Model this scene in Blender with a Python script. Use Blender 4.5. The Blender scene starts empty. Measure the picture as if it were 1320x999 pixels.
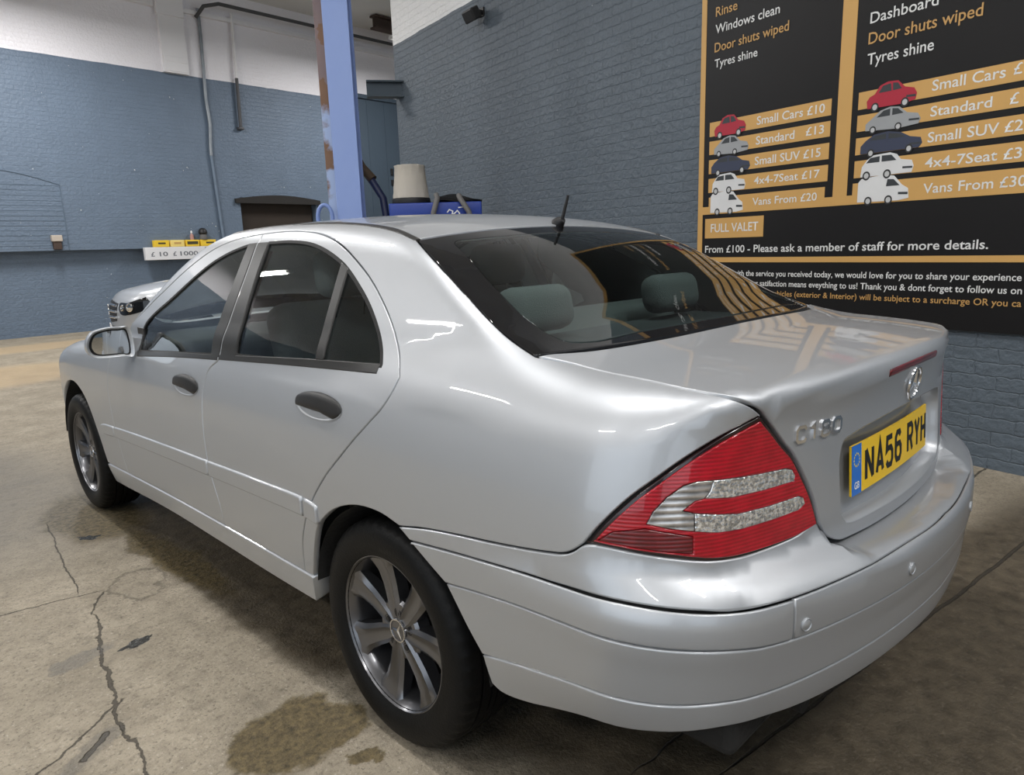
import bpy, bmesh, math, random
import numpy as np
from mathutils import Vector, Matrix
from mathutils.geometry import delaunay_2d_cdt

random.seed(7); np.random.seed(7)
PI = math.pi
scene = bpy.context.scene
COL = scene.collection

# ------------------------------------------------------------------ camera
# the car stands on the origin: x to its right, y forward, rear axle at y = 0, floor at z = 0
F_PX, IMG_W, IMG_H = 914.97, 1320, 999
CAM = (-1.789, -1.4575, 1.3091); YAW, PITCH, ROLL = .7807, -.2055, -.0327
cam_data = bpy.data.cameras.new('camera'); cam = bpy.data.objects.new('camera', cam_data); COL.objects.link(cam)
cam_data.sensor_fit = 'HORIZONTAL'; cam_data.sensor_width = 36
cam_data.lens = F_PX / IMG_W * 36
cam_data.shift_y = (508 - IMG_H / 2) / IMG_W
cam_data.clip_start = .02; cam_data.clip_end = 200
fw = Vector((math.sin(YAW) * math.cos(PITCH), math.cos(YAW) * math.cos(PITCH), math.sin(PITCH)))
rt = Vector((math.cos(YAW), -math.sin(YAW), 0)); up = rt.cross(fw)
c_, s_ = math.cos(ROLL), math.sin(ROLL)
rt2 = c_ * rt + s_ * up; up2 = -s_ * rt + c_ * up
cam.matrix_world = Matrix(((rt2.x, up2.x, -fw.x, CAM[0]), (rt2.y, up2.y, -fw.y, CAM[1]), (rt2.z, up2.z, -fw.z, CAM[2]), (0, 0, 0, 1)))
scene.camera = cam

# ------------------------------------------------------------------ light and exposure
world = bpy.data.worlds.new('daylight'); scene.world = world; world.use_nodes = True
world.node_tree.nodes['Background'].inputs[0].default_value = (.80, .90, 1.0, 1)
world.node_tree.nodes['Background'].inputs[1].default_value = 1.7
scene.view_settings.view_transform = 'Standard'; scene.view_settings.look = 'None'
scene.view_settings.gamma = 1; scene.view_settings.use_curve_mapping = False
scene.view_settings.exposure = 0.0
scene.cycles.use_denoising = True
scene.cycles.max_bounces = 10; scene.cycles.transparent_max_bounces = 16
scene.cycles.caustics_reflective = False; scene.cycles.caustics_refractive = False
LAMP_POWER = 112
LAMP_COLOUR = (1.0, .988, .972)
LAMP_SPOTS = [(-6.2, -3.0), (-6.2, 1.2), (-6.0, 6.0), (-3.6, 11), (-1.6, -3.9), (.9, -3.6), (-1.1, .6), (-1.0, 5.8), (1.2, 10.6), (8, 10.6)]  # the unseen one near the price board is added to light the saloon's rear

# ------------------------------------------------------------------ materials
MATS = {}
def srgb(r, g, b):
    f = lambda c: (c / 255 / 12.92) if c / 255 <= .04045 else ((c / 255 + .055) / 1.055) ** 2.4
    return (f(r), f(g), f(b), 1)
def mat(name, col, rough=.5, metal=0., coat=0., coat_rough=.03, spec=.5, emit=None, bump=0., bscale=60., mottle=0., mscale=4., var=None):
    if name in MATS: return MATS[name]
    m = bpy.data.materials.new(name); m.use_nodes = True; nt = m.node_tree; b = nt.nodes['Principled BSDF']
    b.inputs['Base Color'].default_value = col; b.inputs['Roughness'].default_value = rough
    b.inputs['Metallic'].default_value = metal; b.inputs['Coat Weight'].default_value = coat
    b.inputs['Coat Roughness'].default_value = coat_rough; b.inputs['Specular IOR Level'].default_value = spec
    if emit: b.inputs['Emission Color'].default_value = col; b.inputs['Emission Strength'].default_value = emit
    tc = nt.nodes.new('ShaderNodeTexCoord')
    nz = nt.nodes.new('ShaderNodeTexNoise'); nz.inputs['Scale'].default_value = mscale; nz.inputs['Detail'].default_value = 6
    nt.links.new(tc.outputs['Object'], nz.inputs['Vector'])
    mp = nt.nodes.new('ShaderNodeMix'); mp.data_type = 'RGBA'
    v = var or tuple(c * .7 for c in col[:3]) + (1,)
    mp.inputs[6].default_value = col; mp.inputs[7].default_value = v
    ml = nt.nodes.new('ShaderNodeMath'); ml.operation = 'MULTIPLY'; ml.inputs[1].default_value = mottle
    nt.links.new(nz.outputs[0], ml.inputs[0]); nt.links.new(ml.outputs[0], mp.inputs[0]); nt.links.new(mp.outputs[2], b.inputs['Base Color'])
    if bump:
        n2 = nt.nodes.new('ShaderNodeTexNoise'); n2.inputs['Scale'].default_value = bscale; n2.inputs['Detail'].default_value = 4
        nt.links.new(tc.outputs['Object'], n2.inputs['Vector'])
        bp = nt.nodes.new('ShaderNodeBump'); bp.inputs['Strength'].default_value = bump; bp.inputs['Distance'].default_value = .01
        nt.links.new(n2.outputs[0], bp.inputs['Height']); nt.links.new(bp.outputs[0], b.inputs['Normal'])
    MATS[name] = m; return m
def glass(name, tint, refl=1.0):
    m = bpy.data.materials.new(name); m.use_nodes = True; nt = m.node_tree; nt.nodes.clear()
    o = nt.nodes.new('ShaderNodeOutputMaterial'); t = nt.nodes.new('ShaderNodeBsdfTransparent'); g = nt.nodes.new('ShaderNodeBsdfGlossy')
    t.inputs[0].default_value = tint; g.inputs['Roughness'].default_value = .0; g.inputs[0].default_value = (refl, refl, refl, 1)
    fr = nt.nodes.new('ShaderNodeFresnel'); fr.inputs[0].default_value = 1.5
    mx = nt.nodes.new('ShaderNodeMixShader')
    nt.links.new(fr.outputs[0], mx.inputs[0]); nt.links.new(t.outputs[0], mx.inputs[1]); nt.links.new(g.outputs[0], mx.inputs[2]); nt.links.new(mx.outputs[0], o.inputs[0])
    MATS[name] = m; return m
M_PAINT = mat('silver_paint', (.455, .468, .49, 1), .45, .60, .75, .03, mottle=.10, mscale=900, var=(.41, .43, .455, 1))
M_DARK = mat('black_plastic', (.018, .0175, .018, 1), .42, spec=.35, bump=.15, bscale=400)
M_TRIM = mat('grey_black_trim', (.028, .027, .026, 1), .40, spec=.4, bump=.05, bscale=400)
M_SEAL = mat('rubber_seal', (.006, .006, .006, 1), .7)
M_WELL = mat('arch_liner', (.012, .011, .010, 1), .9, bump=.4, bscale=40)
M_FRIT = mat('black_ceramic_border', (.006, .006, .007, 1), .03, 0, 0, .0)
M_GLASS = glass('window_glass', (.80, .88, .86, 1))
M_RGLASS = glass('tinted_glass', (.66, .78, .75, 1))
M_CHROME = mat('chrome', (.80, .80, .81, 1), .10, 1.0)
M_ALLOY = mat('anthracite_alloy', (.17, .17, .18, 1), .30, .9, .5, .1)
M_TYRE = mat('tyre_rubber', (.004, .004, .0042, 1), .5, spec=.18, bump=.12, bscale=150, mottle=.7, mscale=9, var=(.008, .0078, .0075, 1))
M_SEAT = mat('grey_seat_cloth', (.16, .165, .17, 1), .9, bump=.3, bscale=300)
M_CABIN = mat('dark_cabin_plastic', (.055, .058, .064, 1), .7, bump=.2, bscale=300)
M_LINER = mat('pale_headlining', (.55, .55, .52, 1), .95, bump=.2, bscale=300)
M_MIRROR = mat('mirror_glass', (.85, .86, .87, 1), .01, 1.0)
def lens(name, col, rough, ribs, wob, axis=2, coat=.6, metal=0., dim=.45):
    m = mat(name, col, rough, metal, coat, .02); nt = m.node_tree; b = nt.nodes['Principled BSDF']
    tc = nt.nodes.new('ShaderNodeTexCoord'); w = nt.nodes.new('ShaderNodeTexWave'); w.wave_type = 'BANDS'; w.bands_direction = 'XYZ'[axis]
    w.inputs['Scale'].default_value = ribs; w.inputs['Distortion'].default_value = 0
    nt.links.new(tc.outputs['Object'], w.inputs['Vector'])
    vo = nt.nodes.new('ShaderNodeTexVoronoi'); vo.inputs['Scale'].default_value = 130
    nt.links.new(tc.outputs['Object'], vo.inputs['Vector'])
    ma = nt.nodes.new('ShaderNodeMath'); ma.operation = 'MULTIPLY_ADD'; ma.inputs[1].default_value = wob
    nt.links.new(vo.outputs[0], ma.inputs[0]); nt.links.new(w.outputs[1], ma.inputs[2])
    mp = nt.nodes.new('ShaderNodeMix'); mp.data_type = 'RGBA'; mp.inputs[6].default_value = tuple(c * dim for c in col[:3]) + (1,); mp.inputs[7].default_value = col
    cr_ = nt.nodes.new('ShaderNodeMath'); cr_.operation = 'MULTIPLY_ADD'; cr_.inputs[1].default_value = .9; cr_.use_clamp = True
    n_ = nt.nodes.new('ShaderNodeTexNoise'); n_.inputs['Scale'].default_value = 26; n_.inputs['Detail'].default_value = 3; nt.links.new(tc.outputs['Object'], n_.inputs['Vector'])
    n2_ = nt.nodes.new('ShaderNodeMath'); n2_.operation = 'MULTIPLY_ADD'; n2_.inputs[1].default_value = 2.4; n2_.inputs[2].default_value = -1.2; nt.links.new(n_.outputs[0], n2_.inputs[0])
    nt.links.new(w.outputs[1], cr_.inputs[0]); nt.links.new(n2_.outputs[0], cr_.inputs[2]); nt.links.new(cr_.outputs[0], mp.inputs[0]); nt.links.new(mp.outputs[2], b.inputs['Base Color'])
    bp = nt.nodes.new('ShaderNodeBump'); bp.inputs['Strength'].default_value = .22; bp.inputs['Distance'].default_value = .003
    nt.links.new(ma.outputs[0], bp.inputs['Height']); nt.links.new(bp.outputs[0], b.inputs['Normal'])
    return m
M_LRED = lens('red_lens', (.46, .002, .014, 1), .25, 44, .5, dim=.62)
M_LDARK = lens('dark_red_reflector', (.17, .003, .008, 1), .3, 42, .2)
M_LCLEAR = lens('clear_ribbed_lens', (.66, .63, .61, 1), .22, 26, .1, metal=.7, dim=.35)
M_LCRYS = lens('crystal_lens', (.80, .78, .80, 1), .14, 24, 2.0, 0, metal=.75, dim=.45)
nt_ = M_LCRYS.node_tree; vc = nt_.nodes.new('ShaderNodeTexVoronoi'); vc.inputs['Scale'].default_value = 190; tc_ = nt_.nodes.new('ShaderNodeTexCoord'); nt_.links.new(tc_.outputs['Object'], vc.inputs['Vector'])
bw_ = nt_.nodes.new('ShaderNodeRGBToBW'); nt_.links.new(vc.outputs['Color'], bw_.inputs[0]); mr_ = nt_.nodes.new('ShaderNodeMapRange'); mr_.inputs[1].default_value = .25; mr_.inputs[2].default_value = .7; mr_.inputs[3].default_value = .45; mr_.inputs[4].default_value = 1.0
nt_.links.new(bw_.outputs[0], mr_.inputs[0]); nt_.links.new(mr_.outputs[0], nt_.nodes['Principled BSDF'].inputs['Base Color'])
M_LEDGE = mat('lamp_dark_edge', (.014, .001, .002, 1), .2, 0, .6)

# ------------------------------------------------------------------ object helpers
def link(name, me, parent=None):
    o = bpy.data.objects.new(name, me); COL.objects.link(o)
    if parent is not None: o.parent = parent
    return o
def tag(o, label=None, cat=None, group=None, kind=None):
    if label: o['label'] = label
    if cat: o['category'] = cat
    if group: o['group'] = group
    if kind: o['kind'] = kind
    return o
def empty(name, loc=(0, 0, 0), rz=0, label=None, cat=None, group=None):
    o = bpy.data.objects.new(name, None); COL.objects.link(o); o.location = loc; o.rotation_euler = (0, 0, rz)
    o.empty_display_size = .2
    return tag(o, label, cat, group)
def pyd(name, V, Fc, m, parent=None, N=None, smooth=True, mats=None, midx=None):
    me = bpy.data.meshes.new(name); me.from_pydata([tuple(map(float, v)) for v in V], [], [tuple(int(i) for i in f) for f in Fc])
    if smooth: me.polygons.foreach_set('use_smooth', [True] * len(me.polygons))
    for k in (mats or [m]): me.materials.append(k)
    if midx is not None: me.polygons.foreach_set('material_index', midx)
    if N is not None: me.normals_split_custom_set_from_vertices([tuple(map(float, n)) for n in N])
    me.update()
    return link(name, me, parent)
def bobj(name, bm, m, parent=None, smooth=None, mats=None):
    bmesh.ops.recalc_face_normals(bm, faces=bm.faces)
    me = bpy.data.meshes.new(name); bm.to_mesh(me); bm.free()
    for k in (mats or [m]): me.materials.append(k)
    if smooth is not None:
        me.polygons.foreach_set('use_smooth', [True] * len(me.polygons)); me.set_sharp_from_angle(angle=math.radians(smooth))
    return link(name, me, parent)
def box(bm, c, s, rot=None, bev=0., seg=2, mi=0, taper=None):
    g = bmesh.ops.create_cube(bm, size=1.0)['verts']
    for v in g:
        k = v.co.copy()
        if taper: f = 1 + (taper - 1) * (k.z + .5); k.x *= f; k.y *= f
        v.co = Vector((k.x * s[0], k.y * s[1], k.z * s[2]))
    fs = {f for v in g for f in v.link_faces}
    for f in fs: f.material_index = mi
    if bev:
        es = list({e for v in g for e in v.link_edges})
        r = bmesh.ops.bevel(bm, geom=es, offset=bev, segments=seg, profile=.5, affect='EDGES')
        g = list({v for f in r['faces'] for v in f.verts} | {v for v in g if v.is_valid})
    M = Matrix.Translation(c) @ (rot.to_4x4() if rot else Matrix())
    for v in g: v.co = M @ v.co
    return g
def lathe(bm, prof, n=48, axis='z', c=(0, 0, 0), closed=False, jit=None):
    rings = []
    for (r, h) in prof:
        ring = []
        for k in range(n):
            a = 2 * PI * k / n; rr = r if jit is None else r + jit(r, h, k)
            p = {'z': (rr * math.cos(a), rr * math.sin(a), h), 'x': (h, rr * math.cos(a), rr * math.sin(a)), 'y': (rr * math.cos(a), h, rr * math.sin(a))}[axis]
            ring.append(bm.verts.new((p[0] + c[0], p[1] + c[1], p[2] + c[2])))
        rings.append(ring)
    pairs = list(zip(rings, rings[1:])) + ([(rings[-1], rings[0])] if closed else [])
    for A, B in pairs:
        for k in range(n): bm.faces.new((A[k], A[(k + 1) % n], B[(k + 1) % n], B[k]))
    if not closed:
        for R, pr in ((rings[0], prof[0]), (rings[-1], prof[-1])):
            if pr[0] > 1e-5: bm.faces.new(R)
    return rings
def tube(bm, pts, r, n=10, cap=True):
    pts = [Vector(p) for p in pts]; rings = []; prev = None
    for i, p in enumerate(pts):
        d = (pts[min(i + 1, len(pts) - 1)] - pts[max(i - 1, 0)]).normalized()
        a = prev if prev is not None else (Vector((0, 0, 1)) if abs(d.z) < .9 else Vector((1, 0, 0)))
        a = (a - d * a.dot(d)).normalized(); b = d.cross(a); prev = a
        rr = r[i] if isinstance(r, (list, tuple)) else r
        rings.append([bm.verts.new(p + rr * (math.cos(2 * PI * k / n) * a + math.sin(2 * PI * k / n) * b)) for k in range(n)])
    for A, B in zip(rings, rings[1:]):
        for k in range(n): bm.faces.new((A[k], A[(k + 1) % n], B[(k + 1) % n], B[k]))
    if cap: bm.faces.new(rings[0]); bm.faces.new(rings[-1])
def prism(bm, poly, y0, y1, f, mi=0):
    """extrude a 2-D polygon; f maps (u, v, depth) to 3-D"""
    A = [bm.verts.new(f(u, v, y0)) for u, v in poly]; B = [bm.verts.new(f(u, v, y1)) for u, v in poly]; n = len(poly)
    fs = [bm.faces.new(A), bm.faces.new(B)] + [bm.faces.new((A[k], A[(k + 1) % n], B[(k + 1) % n], B[k])) for k in range(n)]
    for q in fs: q.material_index = mi
def strokes(bm, paths, w, f, y0, y1):
    """polylines drawn with a broad square-cut pen"""
    for P in paths:
        P = [Vector((p[0], p[1])) for p in P]; L = []; R_ = []
        for i, p in enumerate(P):
            d0 = (P[i] - P[i - 1]).normalized() if i else (P[1] - P[0]).normalized()
            d1 = (P[i + 1] - P[i]).normalized() if i < len(P) - 1 else d0
            t = (d0 + d1).normalized(); n = Vector((-t.y, t.x)); k = 1 / max(.35, n.dot(Vector((-d0.y, d0.x))))
            L.append(p + n * w / 2 * k); R_.append(p - n * w / 2 * k)
        for i in range(len(P) - 1):
            prism(bm, [L[i], L[i + 1], R_[i + 1], R_[i]], y0, y1, f)
def text(name, s, m, parent, x0, x1, base, cap, f, depth=.0015, weight=0.):
    """lettering fitted between x0 and x1 on a baseline; f maps (u, v, depth) to 3-D"""
    cu = bpy.data.curves.new(name, 'FONT'); cu.body = s; cu.resolution_u = 3; cu.offset = weight
    o = bpy.data.objects.new(name, cu); COL.objects.link(o); bpy.context.view_layer.update()
    me = bpy.data.meshes.new_from_object(o.evaluated_get(bpy.context.evaluated_depsgraph_get())); bpy.data.objects.remove(o); bpy.data.curves.remove(cu)
    xs = [v.co.x for v in me.vertices]; a, b = min(xs), max(xs); sy = cap / .729
    for v in me.vertices: v.co = f(x0 + (v.co.x - a) / (b - a) * (x1 - x0), base + v.co.y * sy, depth)
    me.materials.append(m)
    return link(name, me, parent)
# ------------------------------------------------------------------ body surface: a smooth field, zero on the skin
def smax(a,b,r,p=2.3):
    A=np.maximum(a+r,0);B=np.maximum(b+r,0)
    return np.where((a>-r)&(b>-r),(A**p+B**p)**(1/p)-r,np.maximum(a,b))
def smin(a,b,r,p=2.0): return -smax(-a,-b,r,p)
def crv(xs,ys):
    # monotone-ish C1 cubic (Catmull tangents) interpolation with linear extrapolation
    xs=np.array(xs,float);ys=np.array(ys,float)
    m=np.gradient(ys,xs)
    def f(x):
        x=np.asarray(x,float)
        i=np.clip(np.searchsorted(xs,x)-1,0,len(xs)-2)
        h=xs[i+1]-xs[i];t=(x-xs[i])/h
        v=(2*t**3-3*t**2+1)*ys[i]+(t**3-2*t**2+t)*h*m[i]+(-2*t**3+3*t**2)*ys[i+1]+(t**3-t**2)*h*m[i+1]
        v=np.where(x<xs[0],ys[0]+m[0]*(x-xs[0]),v)
        return np.where(x>xs[-1],ys[-1]+m[-1]*(x-xs[-1]),v)
    return f
w0=crv([-1.0,-.7,-.3,.3,1.3,2.3,2.9,3.3,3.7],[.805,.842,.858,.863,.864,.860,.845,.80,.70])
pz=crv([.1,.2,.3,.45,.6,.75,.85,.95,1.05,1.15],[.075,.048,.024,.006,0,.005,.018,.045,.085,.13])
deck=crv([-1.1,-.97,-.75,-.5,0,1.6,2.1,2.6,3.1,3.45,3.7],[1.035,1.053,1.078,1.092,1.08,1.06,1.02,.965,.89,.80,.66])
yrz=crv([.2,.5,.6,.7,.8,.9,.97,1.02,1.06,1.2],[-.90,-.955,-.973,-.98,-.974,-.968,-.968,-.978,-.985,-.985])
wc=crv([.8,.9,1.0,1.1,1.2,1.3,1.38,1.45],[.60,.760,.800,.762,.712,.654,.600,.545])
wcy=crv([-.6,-.3,.1,.6,1.2,1.7,2.2],[.10,.055,.018,0,0,.012,.05])
ycz=crv([.9,1.0,1.08,1.2,1.3,1.365,1.45],[-.80,-.645,-.50,-.275,-.085,.06,.27])
zr=crv([-.3,.06,.3,.6,1.0,1.4,1.8],[1.315,1.382,1.411,1.432,1.437,1.422,1.38])
ywz=crv([.9,1.0,1.1,1.2,1.3,1.4,1.46],[2.34,2.165,1.995,1.825,1.64,1.40,1.2])
def F(P):
    x=np.abs(P[...,0]);y=P[...,1];z=P[...,2]
    side=x-(w0(y)-pz(z))
    top=z-(deck(y)-.075*x**2)
    rear=yrz(z)+.24*x**2-y
    front=y-(3.47-.35*x**2)
    w=np.clip((rear-side)/.16+.5,0,1); w=w*w*(3-2*w)
    low=smax(smax(side,rear,.17),top,.10-.068*w)
    low=smax(low,front,.2)
    cs=x-(wc(z)-wcy(y))
    cr=ycz(z)+.26*x**2-y
    cr=cr*.5
    ct=z-(zr(y)-.11*x**2)
    cf=(y-(ywz(z)-.22*x**2))*.5
    cab=smax(smax(smax(cs,cr,.035),ct,.06),cf,.05)
    cab=smax(cab,.93-z,.02)
    r=.03+.06*np.clip((.15-y)/.4,0,1)
    return smin(low,cab,r)
# bumper
bz=crv([.2,.36,.40,.44,.48,.50,.55,.575,.60,.64,.665,.68,.70,.72,.74,.77,.80],[.12,.05,.030,.018,.012,.010,.006,.002,0,.0,.004,.014,.042,.082,.125,.20,.28])
def FB(P):
    x=np.abs(P[...,0]);y=P[...,1];z=P[...,2]
    side=x-(w0(np.maximum(y,-.5))+.004-pz(z)*.6+np.where(z<.5,0,0))
    rear=-1.075+.275*x**2-y
    b=smax(side,rear,.20)+bz(np.minimum(z,.675))*np.clip((-y-.3)/.5,.15,1)
    w=np.clip((z-.670)/.064,0,1);w=w*w*(3-2*w)
    b=b*(1-w)+F(P)*w
    t=np.clip((x-.345)/.14,0,1); zt=.679+.13*t*t*(3-2*t)
    return smax(b,z-zt,.022)
def grad(f, P, e=1e-3):
    g = np.stack([(f(P + np.eye(3)[k] * e) - f(P - np.eye(3)[k] * e)) for k in range(3)], -1)
    return g / np.maximum(np.linalg.norm(g, axis=-1, keepdims=True), 1e-9)
# charts: (u, v) in metres -> ray origin and direction; inv: point -> (u, v)
class Side:                       # left flank, roof rail, corners front and rear
    z0, u0, u1, R = .75, -.2, 2.9, .75
    def rays(s, U):
        u, v = U[:, 0], U[:, 1]; ph = v / .8
        al = np.where(u < s.u0, (s.u0 - u) / s.R, np.where(u > s.u1, -(u - s.u1) / s.R, 0))
        O = np.stack([np.zeros_like(u), np.clip(u, s.u0, s.u1), np.full_like(u, s.z0)], -1)
        return O, np.stack([-np.cos(ph) * np.cos(al), -np.cos(ph) * np.sin(al), np.sin(ph)], -1)
    def inv(s, P):
        P = np.asarray(P, float); x, y, z = P[:, 0], P[:, 1], P[:, 2]
        yb = np.clip(y, s.u0, s.u1); d = y - yb; al = np.arctan2(-d, -x)
        return np.stack([yb - s.R * al, .8 * np.arctan2(z - s.z0, np.hypot(x, d))], -1)
class Bump:                       # rear bumper, wraps from arch to arch
    z0, y0, R, rho = .58, -.35, .75, .5
    def rays(s, U):
        u, v = U[:, 0], U[:, 1]; ps = v / .28; w = s.R * PI
        al = np.clip(-u / s.R, 0, PI); yb = s.y0 + np.where(u > 0, u, np.where(u < -w, -w - u, 0))
        h = np.stack([-np.cos(al), -np.sin(al), np.zeros_like(u)], -1)
        O = np.stack([np.zeros_like(u), yb, np.full_like(u, s.z0)], -1) + h * s.rho
        return O, h * np.cos(ps)[:, None] + np.array([0, 0, 1.]) * np.sin(ps)[:, None]
    def inv(s, P):
        P = np.asarray(P, float); x, y, z = P[:, 0], P[:, 1], P[:, 2]; w = s.R * PI
        d = np.minimum(y - s.y0, 0); al = np.arctan2(-d, -x); al = np.where((y > s.y0) & (x > 0), PI, al)
        up_ = np.maximum(y - s.y0, 0)
        u = -s.R * al + np.where(x < 0, up_, -up_)
        return np.stack([u, .28 * np.arctan2(z - s.z0, np.hypot(x, d) - s.rho)], -1)
class Across:                     # turns about a cross-car axis: lid, glass, roof, bonnet
    def __init__(s, y0, z0, R): s.y0, s.z0, s.R = y0, z0, R
    def rays(s, U):
        u, v = U[:, 0], U[:, 1]; ps = v / s.R; z = np.zeros_like(u)
        return np.stack([u, z + s.y0, z + s.z0], -1), np.stack([z, -np.cos(ps), np.sin(ps)], -1)
    def inv(s, P):
        P = np.asarray(P, float)
        return np.stack([P[:, 0], s.R * (np.mod(np.arctan2(P[:, 2] - s.z0, -(P[:, 1] - s.y0)) + PI / 2, 2 * PI) - PI / 2)], -1)
SIDE, BUMP, LID, TOP = Side(), Bump(), Across(-.55, .76, .3), Across(.8, .75, .9)
def surf(f, ch, U, off=0.):
    U = np.asarray(U, float); O, D = ch.rays(U); n = 48; T = 2.6 if ch is TOP else 1.6
    lo = np.zeros(len(U)); hi = np.full(len(U), T); done = np.zeros(len(U), bool); cur = np.full(len(U), T)
    for i in range(1, n + 1):
        t = T * (1 - i / n); v = f(O + D * t); m = (v < 0) & ~done
        lo[m] = t; hi[m] = t + T / n; done |= m
        if done.all(): break
    a, b = lo.copy(), hi.copy()
    for _ in range(22):
        c = .5 * (a + b); m = f(O + D * c[:, None]) < 0 if False else f(O + D * c.reshape(-1, 1)) < 0
        a = np.where(m, c, a); b = np.where(m, b, c)
    P = O + D * (.5 * (a + b)).reshape(-1, 1); N = grad(f, P)
    return P + N * off, N
def spl(ch, pts, n=6):
    """3-D guide points -> smooth chart-space line"""
    p = ch.inv(pts); 
    if len(p) < 3: return [tuple(p[0] + (p[-1] - p[0]) * k / n) for k in range(n + 1)]
    q = np.vstack([2 * p[0] - p[1], p, 2 * p[-1] - p[-2]]); out = []
    for i in range(1, len(q) - 2):
        a, b, c, d = q[i - 1:i + 3]
        t0 = 0.; t1 = t0 + max(np.linalg.norm(b - a), 1e-6) ** .5; t2 = t1 + max(np.linalg.norm(c - b), 1e-6) ** .5; t3 = t2 + max(np.linalg.norm(d - c), 1e-6) ** .5
        for k in range(n):
            t = t1 + (t2 - t1) * k / n
            A1 = (t1 - t) / (t1 - t0) * a + (t - t0) / (t1 - t0) * b; A2 = (t2 - t) / (t2 - t1) * b + (t - t1) / (t2 - t1) * c; A3 = (t3 - t) / (t3 - t2) * c + (t - t2) / (t3 - t2) * d
            B1 = (t2 - t) / (t2 - t0) * A1 + (t - t0) / (t2 - t0) * A2; B2 = (t3 - t) / (t3 - t1) * A2 + (t - t1) / (t3 - t1) * A3
            out.append(tuple((t2 - t) / (t2 - t1) * B1 + (t - t1) / (t2 - t1) * B2))
    return out + [tuple(p[-1])]
def ring(*lines):
    out = []
    for l in lines:
        for p in l:
            if not out or math.hypot(p[0] - out[-1][0], p[1] - out[-1][1]) > 1e-4: out.append(p)
    if math.hypot(out[0][0] - out[-1][0], out[0][1] - out[-1][1]) < 1e-4: out.pop()
    return out
def clean(poly, step):
    P = [np.array(p) for p in poly]; out = []
    for i, p in enumerate(P):
        q = P[(i + 1) % len(P)]; d = np.linalg.norm(q - p)
        if d < step * .18: continue
        k = max(1, int(round(d / step)))
        out += [p + (q - p) * j / k for j in range(k)]
    return np.array(out)
def area(P): return .5 * float(np.sum(P[:, 0] * np.roll(P[:, 1], -1) - np.roll(P[:, 0], -1) * P[:, 1]))
def inset(P, d):
    a = P - np.roll(P, 1, 0); b = np.roll(P, -1, 0) - P
    a /= np.maximum(np.linalg.norm(a, axis=1, keepdims=True), 1e-9); b /= np.maximum(np.linalg.norm(b, axis=1, keepdims=True), 1e-9)
    na = np.stack([-a[:, 1], a[:, 0]], 1); nb = np.stack([-b[:, 1], b[:, 0]], 1); n = na + nb
    n /= np.maximum(np.linalg.norm(n, axis=1, keepdims=True), 1e-6); k = np.clip((n * na).sum(1), .35, 1)[:, None]
    return P + n / k * d
def inside(Q, P):
    r = np.zeros(len(Q), bool); x, y = Q[:, 0], Q[:, 1]
    for i in range(len(P)):
        (x1, y1), (x2, y2) = P[i], P[(i + 1) % len(P)]
        if y1 == y2: continue
        m = ((y1 > y) != (y2 > y)) & (x < (x2 - x1) * (y - y1) / (y2 - y1) + x1); r ^= m
    return r
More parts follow.
